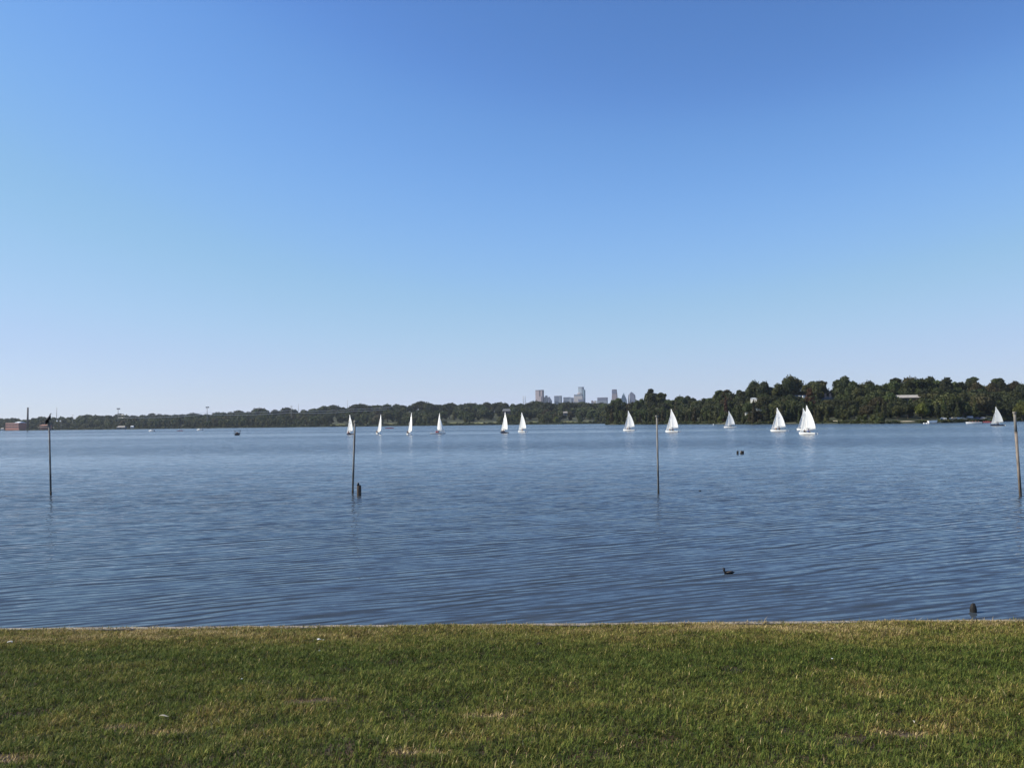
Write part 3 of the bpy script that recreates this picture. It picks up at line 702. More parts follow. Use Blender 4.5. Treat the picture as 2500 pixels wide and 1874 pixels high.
mb = MB(); a, b_, m_ = tx(1534.6), tx(1550.4), tx(1542); z0_, z1_ = tz(964), tz(956.6); mb.add([(a,0,z0_),(b_,0,z0_),(m_,0,z1_),(a,44,z0_),(b_,44,z0_),(m_,44,z1_)], [(0,1,2),(3,5,4),(0,2,5,3),(1,4,5,2),(0,3,4,1)]); mb.build('gable', TM['slate'], o)
tower('faint_distant_block', 'white speck of a building at the left end of downtown', 1300, 1304, [('body', 'pale', 1300, 1303, 977.5, None, 0, 30), ('penthouse', 'pale', 1300.6, 1302, 976.6, 977.5, 5, 25)])

# ------------------------------------------------------------------ trees
def leaf_cloud(rg, lobes, per, size, core):
    V_ = []; C_ = []
    for (c, r) in lobes:
        c = np.array(c); r = np.array(r)
        nn = int(per * (r.mean()**1.6))
        d = rg.randn(nn, 3); d /= np.linalg.norm(d, axis=1)[:, None]
        rad = .70 + .36*rg.rand(nn)**.7 + .30*(rg.rand(nn) < .14)*rg.rand(nn)
        bump_ = np.sin(d[:,0]*7+c[0]*3)*np.sin(d[:,1]*6+c[1]*2)*np.sin(d[:,2]*6+c[2]); rad = rad*(1+.16*bump_)
        p = c + d*r*rad[:, None]
        n1_ = rg.randn(nn, 3)*.75 + d; n1_ /= np.linalg.norm(n1_, axis=1)[:, None]
        u = np.cross(n1_, rg.randn(nn, 3)); u /= np.linalg.norm(u, axis=1)[:, None]; v = np.cross(n1_, u)
        s = size*(.5 + rg.rand(nn))[:, None]
        q = np.stack([p-u*s-v*s*.6, p+u*s*.7-v*s, p+u*s+v*s*.6, p-u*s*.6+v*s], 1)
        V_.append(q.reshape(-1, 3))
        nc = max(6, int(core*r.mean()))
        d = rg.randn(nc, 3); d /= np.linalg.norm(d, axis=1)[:, None]; p = c + d*r*.55
        u = np.cross(d, rg.randn(nc, 3)); u /= np.linalg.norm(u, axis=1)[:, None]; v = np.cross(d, u); s = r.mean()*.38
        V_.append(np.stack([p-u*s-v*s, p+u*s-v*s, p+u*s+v*s, p-u*s+v*s], 1).reshape(-1, 3))
    return np.concatenate(V_)
def lobes_for(kind, rg):
    L_ = []
    if kind == 'broad':      # 12 m tall, 13 m wide
        for k in range(13):
            a = rg.rand()*6.28; q = rg.rand()**.6*4.4; z = 5.0 + rg.rand()*4.6*(1-(q/6)**2); r = 1.7+rg.rand()*1.3
            L_.append(((q*math.cos(a), q*math.sin(a), z), (r*1.2, r*1.2, r*.85)))
        L_.append(((0, 0, 8.2), (3.6, 3.6, 3.0)))
    elif kind == 'tall':     # 16 m tall, 8 m wide
        for k in range(13):
            a = rg.rand()*6.28; z = 4 + rg.rand()*10; q = rg.rand()*2.6*(1-abs(z-9)/9); r = 1.3+rg.rand()*1.1
            L_.append(((q*math.cos(a), q*math.sin(a), z), (r, r, r*1.05)))
        L_.append(((0, 0, 9), (2.2, 2.2, 4.6)))
    elif kind == 'cone':     # 16 m tall, 7 m at the base
        for k in range(18):
            t_ = k/17; z = 1.8 + t_*13.2; a = rg.rand()*6.28; w_ = 2.4*(1-t_)+.25; q = w_*.55*rg.rand()
            L_.append(((q*math.cos(a), q*math.sin(a), z), (w_*.95+.2, w_*.95+.2, 1.3)))
    elif kind == 'open':     # sparse, layered crown of separate clumps
        for k in range(15):
            a = rg.rand()*6.28; z = 6 + rg.rand()*9.5; q = (1.2+rg.rand()*3.6)*(1-max(0, z-10)/9); r = .9+rg.rand()*.9
            L_.append(((q*math.cos(a), q*math.sin(a), z), (r*1.35, r*1.35, r*.7)))
    elif kind == 'bush':     # 5 m
        for k in range(9):
            a = rg.rand()*6.28; q = rg.rand()*2.0; r = .9+rg.rand()*.8
            L_.append(((q*math.cos(a), q*math.sin(a), 1.2+rg.rand()*2.2), (r*1.2, r*1.2, r)))
    return L_
HT = {'broad': 12.0, 'tall': 16.0, 'cone': 16.0, 'open': 16.5, 'bush': 4.8}
WT = {'broad': 13.0, 'tall': 8.0, 'cone': 6.6, 'open': 10.0, 'bush': 6.0}
PROTO = {}; LOWP = {}
def trunk_mesh(kind, rg):
    mb = MB(); top = {'broad': 7, 'tall': 12, 'cone': 14.5, 'open': 14, 'bush': 2.5}[kind]; r = {'broad': .5, 'tall': .4, 'cone': .38, 'open': .4, 'bush': .15}[kind]
    mb.tube([(0,0,-1.5), (.1,.05,top*.3), (-.1,.1,top*.65), (0,0,top)], [r*1.2, r*.85, r*.6, r*.2], 7)
    for k in range(6):
        a = rg.rand()*6.28; z = top*(.35+.5*rg.rand()); q = WT[kind]*.3
        mb.tube([(0,0,z), (q*.5*math.cos(a), q*.5*math.sin(a), z+top*.1), (q*math.cos(a), q*math.sin(a), z+top*.2)], [r*.4, r*.25, r*.1], 5)
    o = mb.build('trunk', M['bark']); me = o.data; bpy.data.objects.remove(o); return me
for kind in HT:
    PROTO[kind] = []; LOWP[kind] = []
    for s_ in range(4 if kind != 'bush' else 2):
        rg = np.random.RandomState(100+s_*7+len(kind)*31)
        lb = lobes_for(kind, rg)
        V_ = leaf_cloud(rg, lb, 62 if kind != 'bush' else 80, .34 if kind != 'cone' else .30, 10)
        zt = np.percentile(V_[:,2], 99.7); V_[:,2] *= HT[kind]/zt
        me = np_mesh('crown', V_, np.arange(len(V_)).reshape(-1, 4), None, [FOL['dark']])
        PROTO[kind].append((me, trunk_mesh(kind, rg)))
        V2 = leaf_cloud(rg, lb, 24, .52, 6); zt = np.percentile(V2[:,2], 99.5); V2[:,2] = np.maximum((V2[:,2]*HT[kind]/zt - HT[kind]*.22)/.78, -.5)
        LOWP[kind].append(V2)
TREES = []
def blocked(px, ytop, D, halfw, ybase):
    for (a, b_, y0, y1, Dk) in KEEP:
        if Dk and D < Dk and px+halfw*.8 > a and px-halfw*.8 < b_ and ytop < y1 and ybase > y0: return True
    return False
def fit_h(px, D, z, h, w):
    # lower a tree that would hide something standing farther back, or drop it
    base = gp(px, D, z); yb = proj(base)[1]; hw = w/2*F/D
    for (a, b_, y0, y1, Dk) in KEEP:
        if Dk and D < Dk and px+hw*.75 > a and px-hw*.75 < b_ and yb > y0:
            yt = proj(base+Vector((0,0,h)))[1]
            if yt < y1: h = min(h, (yb-y1)*D/F)
    return h
def want(kind, px, D, side, h, colr, w=None, force=False, row='', note=None):
    z = land_z(side, px, D); base = gp(px, D, z)
    if not force:
        h1 = fit_h(px, D, z, h, w or h*WT[kind]/HT[kind])
        if h1 < 3.0: return
        if h1 < h*.6: kind = 'bush' if h1 < 6 else 'broad'; w = h1*1.15
        h = h1
    yt = proj(base+Vector((0,0,h)))[1]; yb = proj(base)[1]
    wv = w or h*WT[kind]/HT[kind]; hw = wv/2*F/D
    TREES.append(dict(kind=kind, px=px, D=D, base=base, h=h, w=wv, col=colr, side=side, row=row, yt=yt, yb=yb, note=note, area=(yb-yt)*hw*(2.0 if note else 1)))
rt = random.Random(11)
def pick(ws):
    return rt.choices([k for k, _ in ws], [v for _, v in ws])[0]
CL = [('dark',5),('green',3),('olive',2)]
def row_h(tbl, px, D, z): return canopy_z(tbl, px, D) - z
# skyline rows, matched to the ridge
def local_peaks(tbl, lo, hi):
    out = []
    for i in range(1, len(tbl)-1):
        if lo <= tbl[i][0] <= hi and tbl[i][1] <= tbl[i-1][1] + .5 and tbl[i][1] <= tbl[i+1][1] + 2.5: out.append(tbl[i])
    return out
for (px, y) in local_peaks(SKY_R, 1480, 2600):
    D = interp(D_R, px) + WR*rt.uniform(.8, .98); z = land_z('R', px, D); h = at(px, y, D).z - z
    kind = 'open' if px in (1590, 1616, 1509, 2190, 2010, 2378, 2431, 2443, 2315) else pick([('broad',5),('tall',2),('open',2)])
    h = max(7, h); ww = {'broad': min(h*1.0, 15), 'tall': h*.6, 'open': h*.62}[kind]
    if px in (1931,): kind, ww = 'broad', 21
    if px in (1845,): kind, ww = 'broad', 15
    want(kind, px, D, 'R', h, pick([('dark',5),('green',2),('olive',2),('brown',.8)]), ww, True, 'ridge')
px = 1486
while px < 2620:
    D = interp(D_R, px)+WR*rt.uniform(.7, .9); z = land_z('R', px, D); h = at(px, smooth_sky(SKY_R, px, 8)+rt.uniform(2, 7), D).z - z
    want(pick([('broad',5),('tall',2)]), px, D, 'R', max(6, h), pick(CL+[('brown',.5)]), min(max(h*.9, 7), 14), False, 'ridge'); px += rt.uniform(15, 24)*700/D
# rows down the slope of the point
for (t0, t1, ws, hs, row) in ((.55,.72, [('broad',5),('tall',2)], (10, 15), 'upper slope'), (.38,.52, [('broad',5),('tall',2),('open',1)], (10, 15), 'middle slope'),
                              (.22,.34, [('broad',4),('tall',3)], (10, 15), 'middle slope'), (.10,.18, [('broad',3),('cone',3),('tall',2)], (9, 16), 'lower slope')):
    px = 1492 + rt.uniform(0, 14)
    while px < 2640:
        D = interp(D_R, px) + WR*rt.uniform(t0, t1); z = land_z('R', px, D); kind = pick(ws); h = rt.uniform(*hs)
        lim = canopy_z(SKY_R, px, D, 12) - z - 1.0; h = min(h, lim)
        cw = [('dark',4),('green',3),('olive',3),('brown',1.2 if px < 2000 else .4)]
        ww = h*WT[kind]/HT[kind]*rt.uniform(.9, 1.15)
        if h > 4: want(kind, px, D, 'R', h, pick(cw), ww, False, row)
        px += rt.uniform(.65, .95)*max(ww, 6)*F/D
# front of the point: conical trees by the water on the left half, bushes and low trees on the right
px = 1486
while px < 2030:
    D = interp(D_R, px) + rt.uniform(6, 16); z = land_z('R', px, D); h = rt.uniform(10, 17)*(1.1 if px < 1600 else .95)
    h = min(h, canopy_z(SKY_R, px, D, 5)-z)
    want('cone', px, D, 'R', h, pick([('olive',4),('brown',3),('green',3),('dark',1)]), h*.44, False, 'waterline'); px += rt.uniform(.7, 1.25)*h*.42*F/D
want('cone', 1773, 655+110, 'R', 24, 'russet', 7.0, True, 'lower slope', 'rust red narrow pointed tree left of the white house')
want('cone', 1815, 695, 'R', 6.5, 'olive', 4, True, 'lower slope')
want('broad', 1826, 705, 'R', 5.5, 'green', 7, True, 'lower slope')
want('broad', 1852, 670, 'R', 8, 'olive', 8, True, 'lower slope')
want('broad', 1866, 690, 'R', 12, 'dark', 7, True, 'lower slope')
want('cone', 1841, 655+8, 'R', 19, 'brown', 5.6, True, 'waterline', 'brown pointed tree standing in front of the white house')
want('open', 1978, 700, 'R', 24, 'russet', 9, True, 'middle slope', 'rust red tree top above the pair of overlapping sailboats')
want('bush', 1759, 775, 'R', 6.5, 'yellow', 8, True, 'waterline', 'bright yellow green bush at the waterline left of the white house')
want('broad', 2251, 575, 'R', 11.5, 'yellow', 9.5, True, 'waterline', 'round yellow green tree by the water left of the parked cars')
want('bush', 2132, 560, 'R', 5.5, 'olive', 7, True, 'waterline', 'light olive bush beside the shore path')
want('broad', 2320, 610, 'R', 17, 'olive', 24, True, 'lower slope', 'very wide light olive tree behind the parked cars')
want('broad', 2398, 660, 'R', 17, 'olive', 22, True, 'lower slope', 'wide olive tree behind the grey sailboat at right')
want('broad', 2496, 640, 'R', 16, 'yellow', 12, True, 'lower slope', 'yellow green tree at the right edge behind the thick post')
want('broad', 2194, 590, 'R', 13, 'dark', 15, True, 'waterline', 'dark bluish spreading tree below the long low building')
px = 2035
while px < 2640:
    if not (2275 < px < 2425): 
        D = interp(D_R, px)+rt.uniform(1, 7); h = rt.uniform(1.6, 3.6)
        want('bush', px, D, 'R', h, pick([('olive',4),('green',3),('yellow',1)]), h*1.8, False, 'waterline')
    px += rt.uniform(8, 18)
px = 1500
while px < 2030:
    D = interp(D_R, px)+rt.uniform(2, 5); h = rt.uniform(1.2, 2.6)
    want('bush', px, D, 'R', h, pick([('olive',3),('brown',3),('green',2)]), h*2, False, 'waterline'); px += rt.uniform(12, 30)
# far shore
CLEAR = [(814,846,1027,1037,2600),(938,970,1030,1038,2400),(1075,1090,1024,1029,2400),(1096,1132,1020,1036,2400),(1150,1215,1027,1034,2300),(1290,1312,1026,1031,2300),(1372,1406,1025,1030,2300),(1425,1450,1026,1032,2300)]
KEEP += [(a, b_, y0, y1-1, interp(D_L, (a+b_)/2)+150) for (a, b_, y0, y1, _) in CLEAR]
for (px, y) in local_peaks(SKY_L, -40, 1500):
    D = interp(D_L, px)+WL*rt.uniform(.85, 1.0); z = land_z('L', px, D); h = at(px, y, D).z - z
    want('broad', px, D, 'L', max(h, 10), pick([('dark',5),('green',1)]), max(h, 10)*rt.uniform(1.3, 1.8), True, 'ridge')
px = -60
while px < 1500:
    D = interp(D_L, px)+WL*rt.uniform(.75, .95); z = land_z('L', px, D); h = at(px, smooth_sky(SKY_L, px, 8)+rt.uniform(.5, 2.5), D).z - z
    want('broad', px, D, 'L', max(h, 9), pick([('dark',4),('green',1)]), h*rt.uniform(1.2, 1.5), False, 'ridge'); px += rt.uniform(16, 26)
for (t0, t1, hs, row) in ((.5,.7,(18,26),'upper slope'), (.28,.45,(18,26),'middle slope'), (.12,.24,(16,25),'middle slope')):
    px = -60
    while px < 1500:
        D = interp(D_L, px)+WL*rt.uniform(t0, t1); z = land_z('L', px, D); h = min(rt.uniform(*hs), canopy_z(SKY_L, px, D, 12)-z-1.5)
        kind = pick([('broad',4),('tall',2)]); ww = h*(1.2 if kind == 'broad' else .65)
        if h > 6: want(kind, px, D, 'L', h, pick([('dark',5),('green',3),('olive',2),('brown',.6)]), ww, False, row)
        px += rt.uniform(12, 22)
px = -50
while px < 1490:      # the row at the water's edge
    D = interp(D_L, px)+rt.uniform(12, 45); h = rt.uniform(12, 21) if 330 < px < 800 else rt.uniform(8, 19)
    if px < 200: h *= .5
    h = min(h, canopy_z(SKY_L, px, D, 12)-3)
    kind = pick([('tall',3),('broad',2),('cone',2)]) if px > 330 else 'broad'
    want(kind, px, D, 'L', h, pick([('green',3),('olive',3),('dark',4)]), h*(.75 if kind != 'broad' else 1.1), False, 'waterline'); px += rt.uniform(9, 17)
for (px, h, ww, c_, nt_) in ((1000, 27, 26, 'olive', 'tall olive tree showing just left of the third sailboat top'), (1255, 18, 11, 'olive', 'slim olive tree between the navy sailboat and its white neighbour'),
        (1357, 13, 14, 'yellow', 'pale yellow green round tree on the far shore left of the point'), (1418, 21, 12, 'dark', 'dark slim tree on the far shore nearest the point'),
        (235, 17, 30, 'green', 'bright green spreading tree left of the boathouse'), (268, 18, 24, 'green', 'bright green tree directly above the grey boathouse')):
    want('tall' if ww < h else 'broad', px, interp(D_L, px)+60, 'L', h, c_, ww, True, 'waterline', nt_)

# pick the 300 that show largest; the others become one mass
TREES.sort(key=lambda d: -d['area'])
big = TREES[:296]; rest = TREES[296:]
LAND = [(34,'the brick mill'),(112,'the low brick building'),(200,'the left lamp mast'),(296,'the lopsided antenna tower'),(370,'the left motorboat'),(440,'the far red rowing boat'),(505,'the cell tower'),(580,'the dark canopy boat'),(650,'the short grass bank'),(711,'the wire-carrying pole'),(780,'the mast stub'),(857,'the leftmost sailboat'),(922,'the second sailboat'),(998,'the third sailboat'),(1070,'the split-sailed boat'),(1130,'the grassy clearing'),(1180,'the brown lake house'),(1230,'the navy sailboat'),(1276,'the twin stacks'),(1317,'the pinkish tower'),(1362,'the dark glass block'),(1418,'the tallest tower'),(1470,'the dark slab building'),(1500,'the tip of the point'),(1540,'the gabled tower'),(1600,'the third post'),(1642,'the fourth tallest sail'),(1700,'the white buoy'),(1783,'the smallest white sailboat'),(1838,'the white house'),(1902,'the wide-sailed boat'),(1975,'the overlapping pair of sails'),(2026,'the brick chimneys'),(2080,'the shore path'),(2130,'the pale path strip'),(2175,'the long roof end'),(2215,'the long low roof'),(2276,'the white cabin boat'),(2325,'the parked cars'),(2375,'the white launch'),(2436,'the grey sailboat'),(2490,'the thick right post')]
CN = {'dark': 'dark green','green': 'mid green','olive': 'olive green','brown': 'brownish','yellow': 'yellow green','russet': 'rust red'}
KN = {'broad': 'broad round tree','tall': 'tall rounded tree','cone': 'pointed tree','open': 'open-crowned tree','bush': 'low bush'}
RN = {'ridge': 'on skyline','upper slope': 'high on slope','middle slope': 'halfway upslope','lower slope': 'low on slope','waterline': 'at waterline'}
NAME = {'broad': 'broad_tree','tall': 'tall_tree','cone': 'pointed_tree','open': 'open_crowned_tree','bush': 'shore_bush'}
groups = {}
for d in big:
    lm = min(LAND, key=lambda q: abs(q[0]-d['px']))[1]
    d['lab'] = d['note'] or '%s %s %s, %s %s' % (CN[d['col']], KN[d['kind']], RN[d['row']], 'near', lm)
    groups.setdefault(d['lab'], []).append(d)
ORD = ['leftmost', 'second', 'third', 'fourth', 'fifth', 'sixth', 'seventh']
for lab, ds in groups.items():
    if len(ds) > 1:
        ds.sort(key=lambda d: d['px'])
        for i, d in enumerate(ds): d['lab'] = lab + ', ' + (ORD[i] if i < 7 else 'last')
for i, d in enumerate(big):
    k = d['kind']; me, tm = PROTO[k][i % len(PROTO[k])]
    e = empty(NAME[k], d['base'], rt.uniform(0, 6.28), d['lab'], 'bush' if k == 'bush' else 'tree', 'trees on the wooded point' if d['side'] == 'R' else 'trees on the far shore')
    sz = d['h']/HT[k]; sxy = d['w']/WT[k]; e.scale = (sxy, sxy, sz)
    c = bpy.data.objects.new('crown', me); col.objects.link(c); c.parent = e
    c.material_slots[0].link = 'OBJECT'; c.material_slots[0].material = FOL[d['col']]
    if d['yb']-d['yt'] > 20 or k != 'bush':
        t_ = bpy.data.objects.new('trunk' if k != 'bush' else 'stem', tm); col.objects.link(t_); t_.parent = e
# the rest, plus fill between rows
rgf = random.Random(21)
fill = [(d['kind'], d['base'], d['h'], d['w'], d['col']) for d in rest]
def fill_rows(side, n_, lo, hi, t0, t1, hs):
    tbl = SKY_R if side == 'R' else SKY_L; DD = D_R if side == 'R' else D_L; w_ = WR if side == 'R' else WL
    for _ in range(n_):
        px = rgf.uniform(lo, hi); D = interp(DD, px) + w_*rgf.uniform(t0, t1); z = land_z(side, px, D)
        lim = canopy_z(tbl, px, D, 10)-z-(1.5 if side == 'R' else 1.0); h = min(rgf.uniform(*hs), lim)
        if h < 4: continue
        b_ = gp(px, D, z); ww = h*rgf.uniform(.9, 1.2); h = fit_h(px, D, z, h, ww); ww = min(ww, h*1.3)
        if h < 2.5: continue
        fill.append((rgf.choice(['broad','tall']), b_, h, ww, rgf.choice(['dark','dark','green','olive'])))
fill_rows('R', 260, 1500, 2900, .3, 1.0, (8, 13)); fill_rows('R', 170, 1490, 2900, .07, .35, (4, 9)); fill_rows('L', 420, -500, 1600, .15, 1.0, (13, 22)); fill_rows('L', 330, -500, 1500, .05, .25, (6, 14))
fill_rows('L', 160, -300, 1600, 1.0, 1.5, (16, 24))
for side, lo, hi, step in (('R', 1482, 2900, 4.5), ('L', -500, 1476, 5.0)):     # scrub overhanging the water
    px = lo
    while px < hi:
        DD = D_R if side == 'R' else D_L; D0 = interp(DD, px); k_ = D0/600
        gap = side == 'R' and (1750 < px < 1782 or 1916 < px < 1944 or 2196 < px < 2232)
        if not gap:
            D = D0 + rgf.uniform(.3, 3.5)*k_; h = rgf.uniform(1.0, 2.3)*k_**.8; z = land_z(side, px, D)
            fill.append(('bush', gp(px, D, z-.3), h, h*rgf.uniform(1.6, 2.6), rgf.choice(['dark','dark','green','olive'])))
        px += step*rgf.uniform(.6, 1.4)
cols = sorted(set(f[4] for f in fill))
for side_name, test, lab in (('distant_woodland', lambda v: v.y > 1300, 'dense dark woodland filling in between the trees of the far shore'), ('point_woodland', lambda v: v.y <= 1300, 'dense woodland and undergrowth filling the hillside of the point at right')):
    VV = []; MIX = []
    for (k, b_, h, ww, c_) in fill:
        if not test(b_): continue
        A = LOWP[k][rgf.randrange(len(LOWP[k]))].copy(); a = rgf.uniform(0, 6.28); ca2, sa2 = math.cos(a), math.sin(a)
        x = (A[:,0]*ca2 - A[:,1]*sa2)*ww/WT[k] + b_.x; y = (A[:,0]*sa2 + A[:,1]*ca2)*ww/WT[k] + b_.y; z = A[:,2]*h/HT[k] + b_.z
        VV.append(np.stack([x, y, z], 1)); MIX.append(np.full(len(A)//4, cols.index(c_)))
    VV = np.concatenate(VV); me = np_mesh(side_name, VV, np.arange(len(VV)).reshape(-1, 4), None, [FOL[c_] for c_ in cols])
    me.polygons.foreach_set('material_index', np.concatenate(MIX).astype(np.int32))
    o = bpy.data.objects.new(side_name, me); col.objects.link(o); tag(o, lab, 'woodland', kind='stuff')
print('trees', len(TREES), 'fill', len(fill))

# ------------------------------------------------------------------ people
def person_meshes():
    # seated, facing +X, hips at the origin; joints of one continuous body
    V_ = [(0,0,.06),(0,0,.22),(.02,0,.42),(.03,0,.52),(.05,0,.60),(.06,0,.70),(.06,0,.80),
          (.02,.19,.44),(.12,.24,.22),(.34,.20,.16),(.42,.19,.16),
          (.02,-.19,.44),(.12,-.24,.22),(.34,-.20,.16),(.42,-.19,.16),
          (.02,.10,.04),(.42,.12,.06),(.46,.12,-.34),(.60,.12,-.38),
          (.02,-.10,.04),(.42,-.12,.06),(.46,-.12,-.34),(.60,-.12,-.38)]
    E_ = [(0,1),(1,2),(2,3),(3,4),(4,5),(5,6),(2,7),(7,8),(8,9),(9,10),(2,11),(11,12),(12,13),(13,14),(0,15),(15,16),(16,17),(17,18),(0,19),(19,20),(20,21),(21,22)]
    Rd = [.15,.14,.16,.08,.06,.105,.085,.07,.05,.04,.04,.07,.05,.04,.04,.11,.07,.05,.045,.11,.07,.05,.045]
    me = bpy.data.meshes.new('body'); me.from_pydata(V_, E_, [])
    o = bpy.data.objects.new('body', me); col.objects.link(o)
    o.modifiers.new('s', 'SKIN'); sv = me.skin_vertices[0].data
    for i, r_ in enumerate(Rd): sv[i].radius = (r_, r_)
    sv[0].use_root = True
    md = o.modifiers.new('u', 'SUBSURF'); md.levels = 1; md.render_levels = 1
    dg = bpy.context.evaluated_depsgraph_get(); m2 = bpy.data.meshes.new_from_object(o.evaluated_get(dg))
    bpy.data.objects.remove(o); m2.name = 'body'; m2.materials.clear(); m2.materials.append(M['skin'])
    for p in m2.polygons: p.use_smooth = True
    return m2
body_me = person_meshes()
def cloth_mesh(rings):
    mb = MB(); mb.loft(rings); o = mb.build('c', M['cloth_dark']); me = o.data; bpy.data.objects.remove(o); return me
def oval(cx, cz, rx, ry, n=12): return [Vector((cx+rx*math.cos(2*math.pi*k/n), ry*math.sin(2*math.pi*k/n), cz)) for k in range(n)]
vest_me = cloth_mesh([oval(0,.02,.19,.20), oval(0,.2,.18,.20), oval(.02,.40,.18,.23), oval(.03,.50,.12,.15), oval(.03,.52,.08,.09)]); vest_me.name = 'jacket'
tm_ = MB()
for sgn in (-1, 1):
    tm_.tube([(-.04,sgn*.10,.04),(.42,sgn*.12,.06),(.47,sgn*.12,-.0),(.475,sgn*.12,-.26)], [.135,.095,.085,.065], 8)
to_ = tm_.build('trousers', M['cloth_dark']); trou_me = to_.data; bpy.data.objects.remove(to_)
hm = MB(); hm.blob((.035,0,.77), (.115,.105,.10), 12, 8); ho_ = hm.build('hair', M['hair']); hair_me = ho_.data; bpy.data.objects.remove(ho_)
hatm = MB(); hatm.tube([(.05,0,.78),(.05,0,.79),(.05,0,.80),(.05,0,.88),(.05,0,.90)], [.17,.17,.115,.10,.05], 12); ho_ = hatm.build('hat', M['white']); hat_me = ho_.data; bpy.data.objects.remove(ho_)
def person(loc, rz, label, top='cloth_dark', hat=False, group=None, sc_=1.0):
    e = empty('person', loc, rz, label, 'person', group); e.scale = (sc_,)*3
    for nm, me, m in (('body', body_me, M['skin']), ('jacket', vest_me, M[top]), ('trousers', trou_me, M['cloth_dark'] if top != 'cloth_tan' else M['cloth_blue']), ('hat', hat_me, M['white']) if hat else ('hair', hair_me, M['hair'])):
        o = bpy.data.objects.new(nm, me); col.objects.link(o); o.parent = e
        o.material_slots[0].link = 'OBJECT'; o.material_slots[0].material = m
    return e

# ------------------------------------------------------------------ sailboats
def hull_rings(L, B, z0, z1, n=14, k=9, fine=.0):
    rings = []
    for i in range(n+1):
        t_ = i/n; x = -L/2 + L*t_
        b_ = B/2*(math.sin(math.pi*min(1, (t_*.62+.30)))**.8 if t_ < .98 else .06); b_ = max(b_*(1-max(0, t_-.55)**2*3.4), .03)
        top = z1 + .14*t_**2; bot = z0*(1-max(0, t_-.7)**2*6)
        ring = []
        for j in range(k):
            a = math.pi*j/(k-1); yy = b_*math.cos(a); q = math.sin(a)**.75
            ring.append(Vector((x + .18*t_*(1-q) if t_ > .8 else x, yy, top*(1-q) + bot*q)))
        rings.append(ring)
    return rings
def sail_mesh(corners, camber, side, nu=9, nv=12, roach=0.0, th=.02):
    """corners: tack, head, clew; surface curved to `side` (unit vector)"""
    tack, head, clew = map(Vector, corners); S = Vector(side)
    g1 = []
    for j in range(nv+1):
        v = j/nv; a = tack.lerp(head, v); b_ = clew.lerp(head, v)
        out = (clew-tack).normalized()*roach*math.sin(math.pi*v)
        row = []
        for i in range(nu+1):
            u = i/nu; p = a.lerp(b_+out, u) if v < 1 else head.copy() + (clew-tack).normalized()*(.16*u)
            row.append(p + S*camber*4*u*(1-u)*(1-v)**.6*(1 if v > 0 else .5))
        g1.append(row)
    vs = [p for r_ in g1 for p in r_] + [p + S*th for r_ in g1 for p in r_]
    N_ = (nu+1)*(nv+1); fs = []
    for j in range(nv):
        for i in range(nu):
            a = j*(nu+1)+i; fs.append((a, a+1, a+nu+2, a+nu+1)); fs.append((a+N_, a+N_+nu+1, a+N_+nu+2, a+N_+1))
    edge_ = [i for i in range(nu+1)] + [j*(nu+1)+nu for j in range(1, nv+1)] + [nv*(nu+1)+i for i in range(nu-1, -1, -1)] + [j*(nu+1) for j in range(nv-1, 0, -1)]
    for a, b_ in zip(edge_, edge_[1:]+edge_[:1]): fs.append((a, b_, b_+N_, a+N_))
    return MB().add(vs, fs, True)
